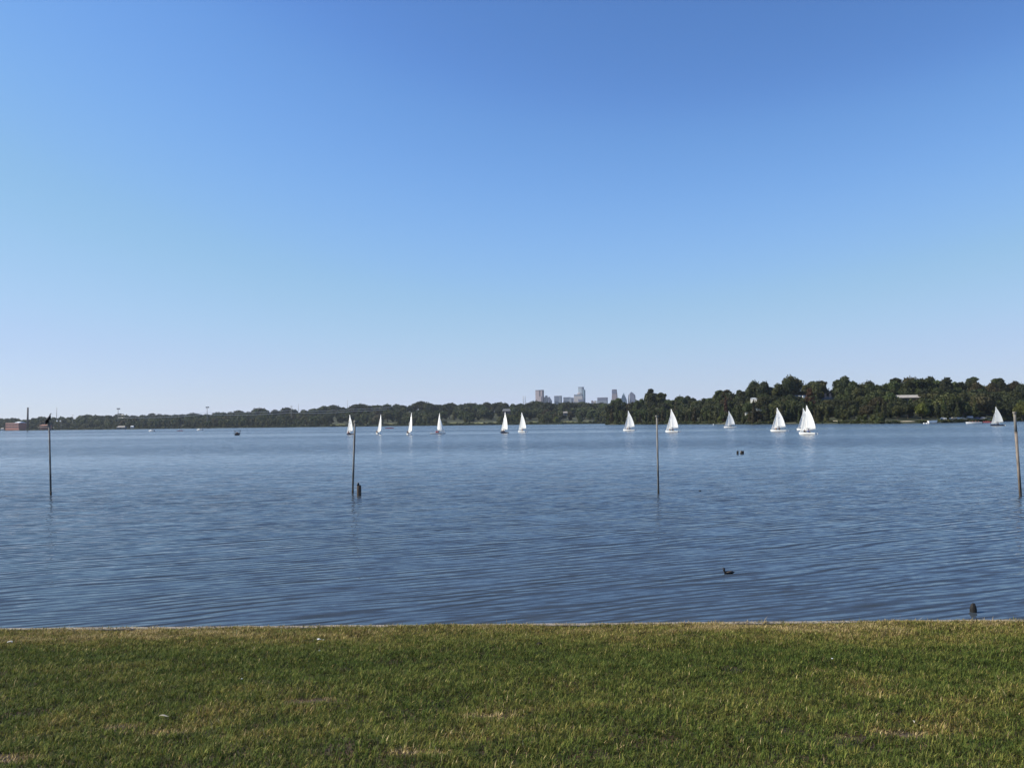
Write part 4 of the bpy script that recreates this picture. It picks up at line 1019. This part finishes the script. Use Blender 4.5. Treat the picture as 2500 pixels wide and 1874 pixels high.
def sailboat(px, base, top, yaw, heel, label, hullm='white', sailm='sail', boom=16, jibout=.55, L=5.8, side=-1, people=(), mode='beat', twist=0, group='sailboats racing on the lake', marks=False, wpx=0):
    p = on_water(px, base); D = p.y; s_ = (base-top)*D/F/7.75/math.cos(R(heel))
    if wpx:       # how far the hull is turned away follows from how short it looks
        tgt = wpx*D/F/s_; best = min((abs(6.0*math.cos(R(a_)) + 1.5*math.sin(R(a_)) - tgt), a_) for a_ in range(0, 75))
        yaw = 180 - best[1]
    e = empty('sailboat', p, 0, label, 'sailboat', group)
    e.rotation_mode = 'XYZ'; e.rotation_euler = (R(heel)*-side*-1*(1), 0, R(yaw)); e.scale = (s_,)*3
    # side=-1: boom and heel to starboard (local -Y)
    e.rotation_euler = (R(heel)*(-side), 0, R(yaw))
    hr = hull_rings(L, 1.8, -.22, .44); MB().loft(hr, closed=False, caps=False).add([], []).build('hull', M[hullm], e)
    # transom closes the stern
    MB().add(hr[0], [tuple(range(len(hr[0])))]).build('transom', M[hullm], e)
    # deck with a sunken cockpit
    dk = MB(); prev = None; rows = []
    for i, ring in enumerate(hr):
        y = ring[0].y; z = ring[0].z - .015; x = ring[0].x; inn = y*.62 if .08 < i/14 < .62 else 0.0
        rows.append([(x, y, z), (x, inn, z+.02), (x, inn, z-.30 if inn else z+.035), (x, -inn, z-.30 if inn else z+.035), (x, -inn, z+.02), (x, -y, z)])
    dk.loft(rows, closed=False, caps=False, smooth=False).build('deck', M['white' if hullm != 'navy' else 'cream'], e)
    mx_ = .75
    MB().tube([(mx_,0,.5),(mx_,0,4),(mx_-.03,0,7.7)], [.055,.05,.03], 8).build('mast', M['alu'], e)
    ba = R(boom)*side; bl = 2.95; bd = Vector((-math.cos(ba), math.sin(ba), 0)); g = Vector((mx_-.05, 0, 1.35))
    MB().tube([g, g+bd*bl+Vector((0,0,-.02))], [.05,.04], 8).build('boom', M['alu'], e)
    nrm = Vector((bd.y, -bd.x, 0)) * (1 if (Vector((bd.y, -bd.x, 0)).y*side > 0) else -1)
    if mode == 'run': nrm = Vector((1, 0, 0))
    ms = sail_mesh([g+Vector((-.04,0,.08)), (mx_-.08, 0, 7.6), g+bd*(bl-.1)+Vector((0,0,.06))], .30, nrm, roach=.42)
    ms.build('mainsail', M[sailm], e)
    bow = Vector((2.72,0,.66)); jh = Vector((mx_+.08,0,5.9)); jc = Vector((mx_-.25, side*jibout, 1.05))
    if mode == 'run': jc = Vector((mx_+.6, -side*1.1, 1.1))
    js = sail_mesh([bow, jh, jc], .28 if mode != 'run' else .5, Vector((.25 if mode != 'run' else .9, side if mode != 'run' else -side*.4, 0)).normalized(), roach=0)
    js.build('jib', M[sailm], e)
    MB().tube([bow, jh+Vector((.0,0,.1))], .012, 4).build('forestay', M['alu'], e)
    MB().tube([(mx_-.1,.85,.6),(mx_,0,5.9)], .01, 4).tube([(mx_-.1,-.85,.6),(mx_,0,5.9)], .01, 4).build('shrouds', M['alu'], e)
    r_ = MB(); r_.add([(-L/2-.02,-.02,.35),(-L/2-.28,-.02,.35),(-L/2-.3,-.02,-.5),(-L/2-.06,-.02,-.5),(-L/2-.02,.02,.35),(-L/2-.28,.02,.35),(-L/2-.3,.02,-.5),(-L/2-.06,.02,-.5)], [(0,1,2,3),(4,7,6,5),(0,4,5,1),(1,5,6,2),(2,6,7,3),(3,7,4,0)])
    r_.build('rudder', M['white'], e)
    if marks:      # dark class emblem and sail numbers on the mainsail, only smudges at this distance
        mm = MB()
        for (u, v, w_, h_) in ((.22,.60,.16,.22),(.5,.58,.14,.2),(.25,.50,.5,.10),(.2,.45,.45,.1)):
            a = g.lerp(Vector((mx_,0,7.6)), v); b_ = (g+bd*bl).lerp(Vector((mx_,0,7.6)), v); c_ = a.lerp(b_, u)
            for sg in (-1, 1):
                q = c_ + nrm*(.30*4*u*(1-u)*(1-v)**.6) + nrm*(.035 if sg > 0 else -.015)
                mm.add([q, q+bd*w_, q+bd*w_+Vector((0,0,h_)), q+Vector((0,0,h_))], [(0,1,2,3)])
        mm.build('sail_emblem', M['cloth_blue'], e)
    bpy.context.view_layer.update()
    mw = Matrix.Translation(p) @ Euler(e.rotation_euler).to_matrix().to_4x4() @ Matrix.Scale(s_, 4)
    for k, (lx, ly, what, top_) in enumerate(people):
        q = mw @ Vector((lx, ly, .50)); face = R(yaw) + (math.pi/2 if ly < 0 else -math.pi/2)
        person(q, face, what, top_, hat=(k == 1 and px > 1500), group='sailors in the boats')
    return e
SB = 'sailboats racing on the lake'
sailboat(853, 1060.5, 1011.5, 148, 3, 'dark hulled sailboat partly hidden by the second post, leftmost of all', 'navy', boom=10, marks=True, wpx=28, people=[(-.4,.45,'person in a dark jacket aboard the leftmost sailboat, right of another','cloth_dark'),(.1,.5,'person in red aboard the leftmost dark hulled sailboat','cloth_red')])
sailboat(923, 1060, 1010.5, 128, 9, 'white sailboat second from the left, leaning right', 'white', boom=10, wpx=22, people=[(-.9,.55,'person in dark clothes at the stern of the second sailboat','cloth_dark'),(.5,.55,'person in tan near the bow of the second sailboat','cloth_tan')])
sailboat(998, 1061.5, 1006.5, 128, 8, 'white sailboat third from the left with a tall full sail', 'white', boom=10, wpx=22, people=[(-.9,.5,'person in dark clothes at the stern of the third sailboat','cloth_dark'),(.6,.5,'dark clad person near the bow of the third sailboat','cloth_dark')])
sailboat(1069.5, 1059, 1007.5, -20, 0, 'white sailboat with a narrow main and separate jib bulging right', 'white', boom=46, side=1, mode='run', people=[(-.5,-.4,'person in dark red sitting aft in the split-sailed boat','cloth_red'),(.15,-.4,'person in red by the mast of the split-sailed boat','cloth_red')])
sailboat(1229.5, 1057, 1005, 128, 7, 'navy hulled sailboat with a white sail in the middle of the lake', 'navy', boom=10, wpx=25.5, people=[(-.9,.5,'person in dark clothes at the stern of the navy sailboat','cloth_dark'),(.5,.55,'person near the bow of the navy sailboat in the middle','cloth_dark')])
sailboat(1275, 1054.6, 1006, 140, 2, 'white sailboat just right of the navy hulled one', 'white', boom=9, wpx=28, people=[(-.5,.4,'person under the boom of the white boat beside the navy one','cloth_tan')])
sailboat(1537, 1051, 1002, 146, 2, 'white sailboat between the downtown skyline and the third post', 'white', boom=10, wpx=34, people=[(-.4,.45,'dark clad person aft in the boat left of the third post','cloth_dark'),(.8,.4,'person forward in the boat left of the third post','cloth_tan')])
sailboat(1642, 1054.8, 997.5, 147, 2, 'white sailboat just right of the third post', 'white', boom=10, wpx=36.5, people=[(-.4,.45,'dark clad person aft in the boat right of the third post','cloth_dark'),(.9,.4,'person forward in the boat right of the third post','cloth_tan')])
sailboat(1783, 1043.8, 1002.7, 146, 2, 'small distant white sailboat left of the white house', 'white', boom=12, wpx=31, people=[(-.4,.45,'dark clad person in the small distant sailboat near the white house','cloth_dark')])
sailboat(1902, 1052.9, 994, 150, 2, 'white sailboat with blue sail markings left of the overlapping pair', 'white', boom=10, marks=True, wpx=39, people=[(-.3,.45,'dark clad person aft in the boat with blue sail markings','cloth_dark'),(.9,.4,'person forward in the boat with blue sail markings','cloth_tan')])
sailboat(1966, 1049.6, 995.4, 147, 2, 'rear white sailboat of the overlapping pair on the right', 'white', boom=10, wpx=38, people=[(.9,.4,'person forward in the rear boat of the overlapping pair','cloth_tan')])
sailboat(1973, 1060, 988, 147, 3, 'front tallest white sailboat of the overlapping pair on the right', 'white', boom=10, wpx=38.5, people=[(-.5,.45,'person in a pale top aft in the front boat of the pair','cloth_blue'),(.9,.4,'dark clad person forward in the front boat of the pair','cloth_dark')])
sailboat(2435.5, 1038.8, 991.8, 140, 2, 'dark hulled sailboat with grey sails near the right edge', 'navy', 'sail_grey', boom=10, wpx=24, people=[(-.4,.4,'dark clad person in the grey sailed boat at the right','cloth_dark')])

# ------------------------------------------------------------------ other boats
def motorboat(px, base, wpx, yaw, label, hullm='white', cabin=True, name='motorboat', people=()):
    p = on_water(px, base); D = p.y; L = wpx*D/F/max(.35, abs(math.cos(R(yaw)))); e = empty(name, p, R(yaw), label, 'motorboat')
    hr = hull_rings(L, L*.32, -.2, .85); MB().loft(hr, closed=False, caps=False).build('hull', M[hullm], e)
    MB().add(hr[0], [tuple(range(len(hr[0])))]).build('transom', M[hullm], e)
    dk = MB(); dk.loft([[(r_[0].x, r_[0].y, r_[0].z-.03), (r_[0].x, 0, r_[0].z+.06), (r_[0].x, -r_[0].y, r_[0].z-.03)] for r_ in hr], closed=False, caps=False).build('deck', M[hullm], e)
    if cabin:
        part_box([(-L*.05, L*.18, -L*.1, L*.1, .8, 1.6)], 'cabin', M['white'], e)
        part_box([(L*.12, L*.19, -L*.09, L*.09, 1.15, 1.55)], 'windscreen', M['glass'], e)
    part_box([(-L/2-.35, -L/2+.05, -.2, .2, -.1, 1.15)], 'outboard_motor', M['black'], e)
    for (fx_, lab, c_) in people:
        q = p + Vector((math.cos(R(yaw))*L*fx_, math.sin(R(yaw))*L*fx_, .95)); person(q, R(yaw), lab, c_)
    return e
motorboat(370, 1052.6, 18, 150, 'small white motorboat farther left on the left shore water', people=[(-.2,'person aboard the left small white motorboat','cloth_dark')])
motorboat(487.5, 1050, 18, 150, 'small white motorboat left of the dark canopy boat', people=[(-.2,'person aboard the white motorboat left of the canopy boat','cloth_tan'),(.05,'second person forward in the white motorboat near the canopy boat','cloth_dark')])
def shell(px, base, wpx, label, yaw=180, m='red', n=4, who='person in red rowing the %s', cat='rowing boat', group=None):
    p = on_water(px, base); D = p.y; L = wpx*D/F; e = empty('rowing_boat', p, R(yaw), label, cat, group)
    rings = []
    for i in range(15):
        t_ = i/14; x = -L/2+L*t_; b_ = .5*max(.06, math.sin(math.pi*t_))**.7
        rings.append([Vector((x, b_*math.cos(a), -.1+(.55*(1-math.sin(a)) if math.sin(a) >= 0 else .55))) for a in (0, .5, 1.1, 1.57, 2.04, 2.64, 3.14)])
    MB().loft(rings, closed=False, caps=False).build('hull', M[m], e)
    MB().loft([[(r_[0].x, r_[0].y*.98, .44), (r_[0].x, -r_[0].y*.98, .44)] for r_ in rings], closed=False, caps=False).build('deck', M[m], e)
    for k in range(n):
        x = -L*.3 + L*.6*(k+.5)/n
        for sgn in (-1, 1):
            o = MB().tube([(x,sgn*.2,.7),(x-.5,sgn*2.6,.12)], .035, 5); o.box(x-.85, x-.35, sgn*2.6-.12, sgn*2.6+.12, .06, .12); o.build('oar', M[m], e)
        q = p + Euler((0,0,R(yaw))).to_matrix() @ Vector((x, 0, .48)); person(q, R(yaw)+math.pi, who % ['in the bow', 'second from the bow', 'second from the stern', 'in the stern'][(k if n == 4 else (0 if k == 0 else 3))] , 'cloth_red', group='rowers in red')
    return e
shell(440, 1051.6, 15, 'red rowing boat between the two small white motorboats', n=2, who='person in red %s of the left far rowing boat')
shell(951, 1045.6, 23, 'red rowing boat between the second and third sailboats', n=4, who='person in red %s of the rowing boat between sailboats')
shell(2408, 1031.5, 30, 'faded red rowing boat right of the white launch', m='pink', n=4, who='person in red %s of the right-hand rowing boat')
# white launch with people in red
motorboat(2378, 1034.2, 32, 160, 'long white open launch near the right shore with people aboard', cabin=False, name='launch', people=[(-.3,'person in red, rearmost in the white launch','cloth_red'),(-.12,'person in red, second from the stern in the launch','cloth_red'),(.08,'person in red amidships in the white launch','cloth_red'),(.26,'person in dark clothes, foremost in the white launch','cloth_dark')])
# cabin boat
p = on_water(2281, 1034); L = 31*p.y/F; e = empty('cabin_boat', p, 0, 'white boat with a boxy canopy by the right shore', 'motorboat')
hr = hull_rings(L, 2.2, -.2, .55); MB().loft(hr, closed=False, caps=False).build('hull', M['carsilver'], e); MB().add(hr[0], [tuple(range(len(hr[0])))]).build('transom', M['carsilver'], e)
MB().loft([[(r_[0].x, r_[0].y, r_[0].z-.03), (r_[0].x, -r_[0].y, r_[0].z-.03)] for r_ in hr], closed=False, caps=False).build('deck', M['white'], e)
MB().add([(-L*.45,-.95,.55),(L*.12,-.95,.55),(L*.2,-.95,2.0),(-L*.5,-.95,1.8),(-L*.45,.95,.55),(L*.12,.95,.55),(L*.2,.95,2.0),(-L*.5,.95,1.8)], [(0,1,2,3),(4,7,6,5),(0,4,5,1),(1,5,6,2),(2,6,7,3),(3,7,4,0)]).build('canopy', M['white'], e)
MB().add([(L*.125,-.8,.8),(L*.2,-.8,1.85),(L*.2,.8,1.85),(L*.125,.8,.8),(L*.145,-.8,.8),(L*.22,-.8,1.85),(L*.22,.8,1.85),(L*.145,.8,.8)], [(0,1,2,3),(4,7,6,5),(0,4,5,1),(1,5,6,2),(2,6,7,3),(3,7,4,0)]).build('windscreen', M['glass'], e)
# dark boat with canopy frame, seen end on
p = on_water(580, 1061.8); u = p.y/F; e = empty('canopy_boat', p, R(100), 'small dark boat with a square canopy frame on four posts', 'motorboat')
wB = 12*u; hr = hull_rings(4.6, wB*1.05, -.15, 3.6*u); MB().loft(hr, closed=False, caps=False).build('hull', M['black'], e); MB().add(hr[0], [tuple(range(len(hr[0])))]).build('transom', M['black'], e)
MB().loft([[(r_[0].x, r_[0].y, r_[0].z-.05), (r_[0].x, -r_[0].y, r_[0].z-.05)] for r_ in hr], closed=False, caps=False).build('deck', M['black'], e)
for sx_ in (-1.3, .6):
    for sy_ in (-1, 1): MB().tube([(sx_, sy_*wB*.42, .4), (sx_, sy_*wB*.55, 12.3*u)], .06, 6).build('canopy_post', M['black'], e)
part_box([(-1.6, .9, -wB*.6, wB*.6, 12.2*u, 12.8*u)], 'canopy', M['carsilver'], e)
part_box([(-.1, .45, -.35, .35, .4, 1.1)], 'console', M['black'], e)
person(p+Vector((.15,.0,3.4*u)), R(-80), 'dark clad person at the middle of the canopy boat', 'cloth_dark')
person(p+Vector((-3.2*u,.4,3.2*u)), R(-60), 'dark clad person at the left side of the canopy boat', 'cloth_dark')
# buoys
def buoy(px, py, r_px, m, label):
    p = on_water(px, py); r_ = r_px*p.y/F; e = empty('buoy', p, 0, label, 'buoy'); MB().blob((0,0,r_*.5), r_, 12, 8).build('float', m, e); MB().tube([(0,0,r_*1.3),(0,0,r_*1.7)], r_*.2, 8).build('ring_post', M['steel'], e)
buoy(67, 1054, 1.6, M['black'], 'dark round buoy on the water before the smokestack')
buoy(1742, 1037, 1.6, M['white'], 'white round buoy near the bank of the wooded point')
buoy(2256, 1034.5, 1.9, M['white'], 'left one of two white buoys beside the cabin boat'); buoy(2262, 1034.3, 1.9, M['white'], 'right one of two white buoys beside the cabin boat')

# ------------------------------------------------------------------ parked cars on the right shore
def car_proto(m):
    e = empty('parked_car', (0,0,0), 0)
    b = MB(); prof = [(-2.2,.35),(-2.25,.8),(-1.9,.95),(-1.2,1.45),(.4,1.47),(1.1,1.0),(2.05,.85),(2.2,.6),(2.2,.35)]
    rings = [[(x, y_, z) for (x, z) in prof] for y_ in (-.86, -.8, .8, .86)]
    rings[0] = [(x*.985, -.86, .4+(z-.4)*.93) for x, z in prof]; rings[3] = [(x*.985, .86, .4+(z-.4)*.93) for x, z in prof]
    b.loft(rings, smooth=False); b.build('body', m, e)
    for sg in (-1, 1):
        part_box([(-1.35, .75, sg*.845-.02, sg*.845+.02, 1.0, 1.32)], 'side_window', M['glass'], e)
    MB().add([(.45,-.7,1.44),(1.08,-.74,1.03),(1.08,.74,1.03),(.45,.7,1.44),(.48,-.7,1.47),(1.12,-.74,1.05),(1.12,.74,1.05),(.48,.7,1.47)], [(0,1,2,3),(4,7,6,5),(0,4,5,1),(1,5,6,2),(2,6,7,3),(3,7,4,0)]).build('windscreen', M['glass'], e)
    for x in (-1.35, 1.35):
        for sg in (-1, 1): MB().tube([(x, sg*.88, .33), (x, sg*.66, .33)], .33, 14).build('wheel', M['tyre'], e)
    return e
cars = [(2303,'carwhite','white car, leftmost of the row parked at the right shore'),(2316,'carwhite','white car parked second from left in the shore row'),(2329,'cartan','tan car parked in the middle of the shore row'),(2340,'carwhite','white car parked second from right in the shore row'),(2351,'cartan','tan car at the right end of the tight shore row'),(2387,'carblue','dark blue car parked behind the white launch'),(2401,'carsilver','silver car parked alone near the grey sailboat')]
for px, mm, lab in cars:
    D = interp(D_R, px)+13; c = car_proto(M[mm]); c.location = gp(px, D, land_z('R', px, D)+.35); c.rotation_euler = (0, 0, R(-18+(px % 7)*3)); c.scale = (.95,)*3
    tag(c, lab, 'car', 'cars parked along the right shore')
px = 2368; D = interp(D_R, px)+13; c = empty('covered_trailer', gp(px, D, land_z('R', px, D)+.35), R(-10), 'pale blue covered trailer parked right of the row of cars', 'trailer')
MB().loft([oval(0,.7,0.02,.02,10)]+[[(x, y_*k_, z*(.75+.25*k_)+.2) for (y_, z) in ((-1,.6),(-1,1.4),(-.6,1.9),(0,2.0),(.6,1.9),(1,1.4),(1,.6),(.5,.5),(0,.5),(-.5,.5))] for x, k_ in ((-2.2,.7),(-1.8,1),(1.4,1),(2.1,.6))], smooth=False).build('cover', M['carsilver'], c)
for sg in (-1, 1): MB().tube([(0, sg*.95, .33), (0, sg*.75, .33)], .33, 12).build('wheel', M['tyre'], c)
MB().tube([(2,0,.5),(3.1,0,.4)], .06, 6).build('tow_bar', M['steel'], c)

# ------------------------------------------------------------------ posts in the water
def post(px_b, py_b, px_t, py_t, label, r_=.055, m='dulled', cap=.08, capth=.06, tilt=0.0, collar=None, lower=None):
    b_ = on_water(px_b, py_b); t_ = at(px_t, py_t, b_.y); e = empty('water_post', b_, 0, label, 'post', 'row of steel posts in the lake')
    d = t_ - b_; ax = d.normalized()
    if lower:
        MB().tube([ax*-.6, d*lower], [r_*1.12, r_*1.08], 14).build('lower_shaft', M['rust'], e)
        MB().tube([d*lower, d], [r_, r_*.95], 14).build('shaft', M[m], e)
        MB().tube([d*(lower-.006), d*(lower+.004)], r_*1.22, 14).build('collar', M['rust'], e)
    else:
        MB().tube([ax*-.6, d*.5, d], [r_*1.08, r_, r_*.92], 14).build('shaft', M[m], e)
        MB().tube([ax*-.3, d*.045], [r_*1.13, r_*1.1], 14).build('wet_foot', M['soot'], e)
    q = ax + Vector((tilt, 0, 0)); q.normalize()
    cp = MB()
    for (a_, b_, ra, rb) in ((-.05, .0, r_*1.15, r_*1.35), (.001, capth, cap, cap*.97)):
        Q = q.to_track_quat('Z', 'Y').to_matrix(); rr = [[d + Q @ Vector((r2*math.cos(2*math.pi*k/16), r2*math.sin(2*math.pi*k/16), h2)) for k in range(16)] for (h2, r2) in ((a_, ra), (b_, rb))]
        cp.loft(rr, smooth=False)
    cp.build('cap', M['cap'], e)
    return e, t_
post(124, 1207, 120.2, 1037.5, 'leftmost lake post, the one with a black bird on top', .046)
post(861, 1203, 866.6, 1030, 'second lake post from the left, standing beside the broken stump', .05, tilt=.5)
post(1607.6, 1204, 1603.6, 1016.5, 'third lake post from the left, thin with a flat cap', .043)
post(2491.5, 1211, 2477, 1008, 'thick stained lake post at the right edge with a pale top', .055, lower=.77)
# cormorant on the first post
def bird(name, loc, rz, label, rings, m, extra=(), cat='bird'):
    e = empty(name, loc, rz, label, cat); MB().loft([oval3(*r_) for r_ in rings]).build('body', m, e)
    for nm, mb_, m_ in extra: mb_.build(nm, m_, e)
    return e
def oval3(x, z, rx, rz_, n=12, tilt=0.0):
    return [Vector((x + rz_*math.sin(2*math.pi*k/n)*tilt, rx*math.cos(2*math.pi*k/n), z + rz_*math.sin(2*math.pi*k/n))) for k in range(n)]
b_ = on_water(124, 1207); t_ = at(120.2, 1036.5, b_.y)
pts = [(-.17,0,-.04),(-.13,0,.04),(-.07,0,.14),(-.01,0,.26),(.03,0,.36),(.05,0,.43),(.045,0,.49),(.07,0,.53),(.10,0,.535)]
ex = [('wing', MB().tube([(-.16,.07,.10),(-.05,.10,.22),(.0,.08,.33)], [.02,.05,.03], 8), M['feather']), ('wing', MB().tube([(-.16,-.07,.10),(-.05,-.10,.22),(.0,-.08,.33)], [.02,.05,.03], 8), M['feather']),
      ('bill', MB().tube([(.09,0,.535),(.14,0,.545),(.155,0,.538)], [.014,.008,.004], 8), M['featherb']),
      ('leg', MB().tube([(-.02,.04,.16),(0,.04,.0)], .014, 6), M['feather']), ('leg', MB().tube([(-.02,-.04,.16),(0,-.04,.0)], .014, 6), M['feather'])]
e = empty('perched_bird', t_+Vector((-.02,0,.055)), R(12), 'black long necked waterbird perched on the leftmost post', 'bird')
MB().tube(pts, [.02,.05,.095,.105,.07,.038,.030,.034,.014], 12).build('body', M['feather'], e)
for nm, mb_, m_ in ex: mb_.build(nm, m_, e)
# coot
p = on_water(1778, 1399.5); e = empty('coot', p, R(180), 'dark waterbird swimming left near the shore, brown sided', 'bird'); e.scale = (.8,)*3
MB().tube([(-.17,0,.03),(-.13,0,.036),(-.05,0,.036),(.05,0,.032),(.10,0,.036),(.115,0,.07),(.118,0,.12),(.122,0,.155),(.135,0,.172)], [.012,.040,.053,.050,.040,.036,.034,.038,.022], 14, flat=.85).build('body', M['feather'], e)
for sg in (-1, 1): MB().tube([(-.14,sg*.022,.048),(-.05,sg*.032,.052),(.06,sg*.032,.042)], [.010,.028,.016], 10).build('wing', M['featherb'], e)
MB().tube([(.150,0,.165),(.180,0,.155)], [.009,.003], 8).build('bill', mat('grey_bill', (.2,.19,.17), .6), e)
MB().tube([(-.16,0,.04),(-.20,0,.05)], [.018,.004], 8).build('tail', M['feather'], e)
p = on_water(1709, 1198.5); e = empty('distant_duck', p, R(150), 'tiny dark waterbird floating right of the third post', 'bird'); e.scale = (.5,)*3
MB().tube([(-.13,0,.03),(-.05,0,.04),(.06,0,.035),(.1,0,.06),(.11,0,.11),(.12,0,.125)], [.012,.055,.05,.026,.024,.012], 10).build('body', M['feather'], e); MB().tube([(.125,0,.12),(.16,0,.112)], [.01,.003], 6).build('bill', M['bill'], e)
# stumps
def stump(px, py, wpx, hpx, label, jag=.12, m='darkwood', knob=False, cone=False, pale=None):
    p = on_water(px, py); u = p.y/F; r_ = wpx*u/2; h_ = hpx*u; rg = random.Random(int(px)); n_ = 16; e = empty('wooden_stump', p, rg.uniform(0, 6), label, 'stump')
    rings = []
    for i, (zf, rf) in enumerate([(-.6, 1.05), (0, 1.02), (.35, 1.0), (.7, .97 if not cone else .8), (.93, .92 if not cone else .5), (1.0, .6 if not cone else .2), (.97, .15)]):
        rings.append([Vector((r_*rf*(1+.10*math.sin(3*a+rg.uniform(-.3,.3)))*math.cos(a), r_*rf*(1+.08*math.cos(5*a))*math.sin(a), h_*zf + (h_*jag*math.sin(2*a+1) if i > 3 else 0))) for a in [2*math.pi*k/n_ for k in range(n_)]])
    MB().loft(rings).build('timber', M[m], e)
    e.rotation_euler = (0, 0, 0)
    if knob: MB().blob((-r_*.35, -r_*.1, h_*1.04), (r_*.62, r_*.55, 5.5*u), 12, 8, .05).build('dark_knob', M['feather'], e)
    if pale: MB().blob((-r_*.85, -r_*.3, h_*.62), (r_*.35, r_*.3, h_*.3), 10, 6, .1).build('pale_patch', M['concrete'], e)
stump(876.5, 1209.5, 10.5, 25, 'broken wooden stump with a dark knob beside the second post', .04, 'stumpwood', knob=True)
stump(1801, 1108, 5, 7.5, 'narrow dark stump, left one of the two in open water', .1, 'soot')
stump(1812, 1107.5, 9, 7.0, 'wider dark stump with a pale side, right one of the two', .10, 'soot', pale=True)
stump(2377, 1493, 15.5, 20.5, 'dark pointed stump close to the seawall at lower right', .06, 'soot', cone=True)

# ------------------------------------------------------------------ haze
hm_ = bpy.data.materials.new('haze'); hm_.use_nodes = True; t = hm_.node_tree; t.nodes.clear()
out = t.nodes.new('ShaderNodeOutputMaterial'); pv = t.nodes.new('ShaderNodeVolumePrincipled')
pv.inputs['Color'].default_value = (.80,.88,1,1); pv.inputs['Density'].default_value = 3.2e-5; pv.inputs['Anisotropy'].default_value = .2
t.links.new(pv.outputs[0], out.inputs['Volume'])
hb = MB().box(-9200, 9200, -80, 9400, -3, 345).build('haze', hm_); tag(hb, 'thin pale blue haze over the lake and distant city', 'haze', kind='stuff')
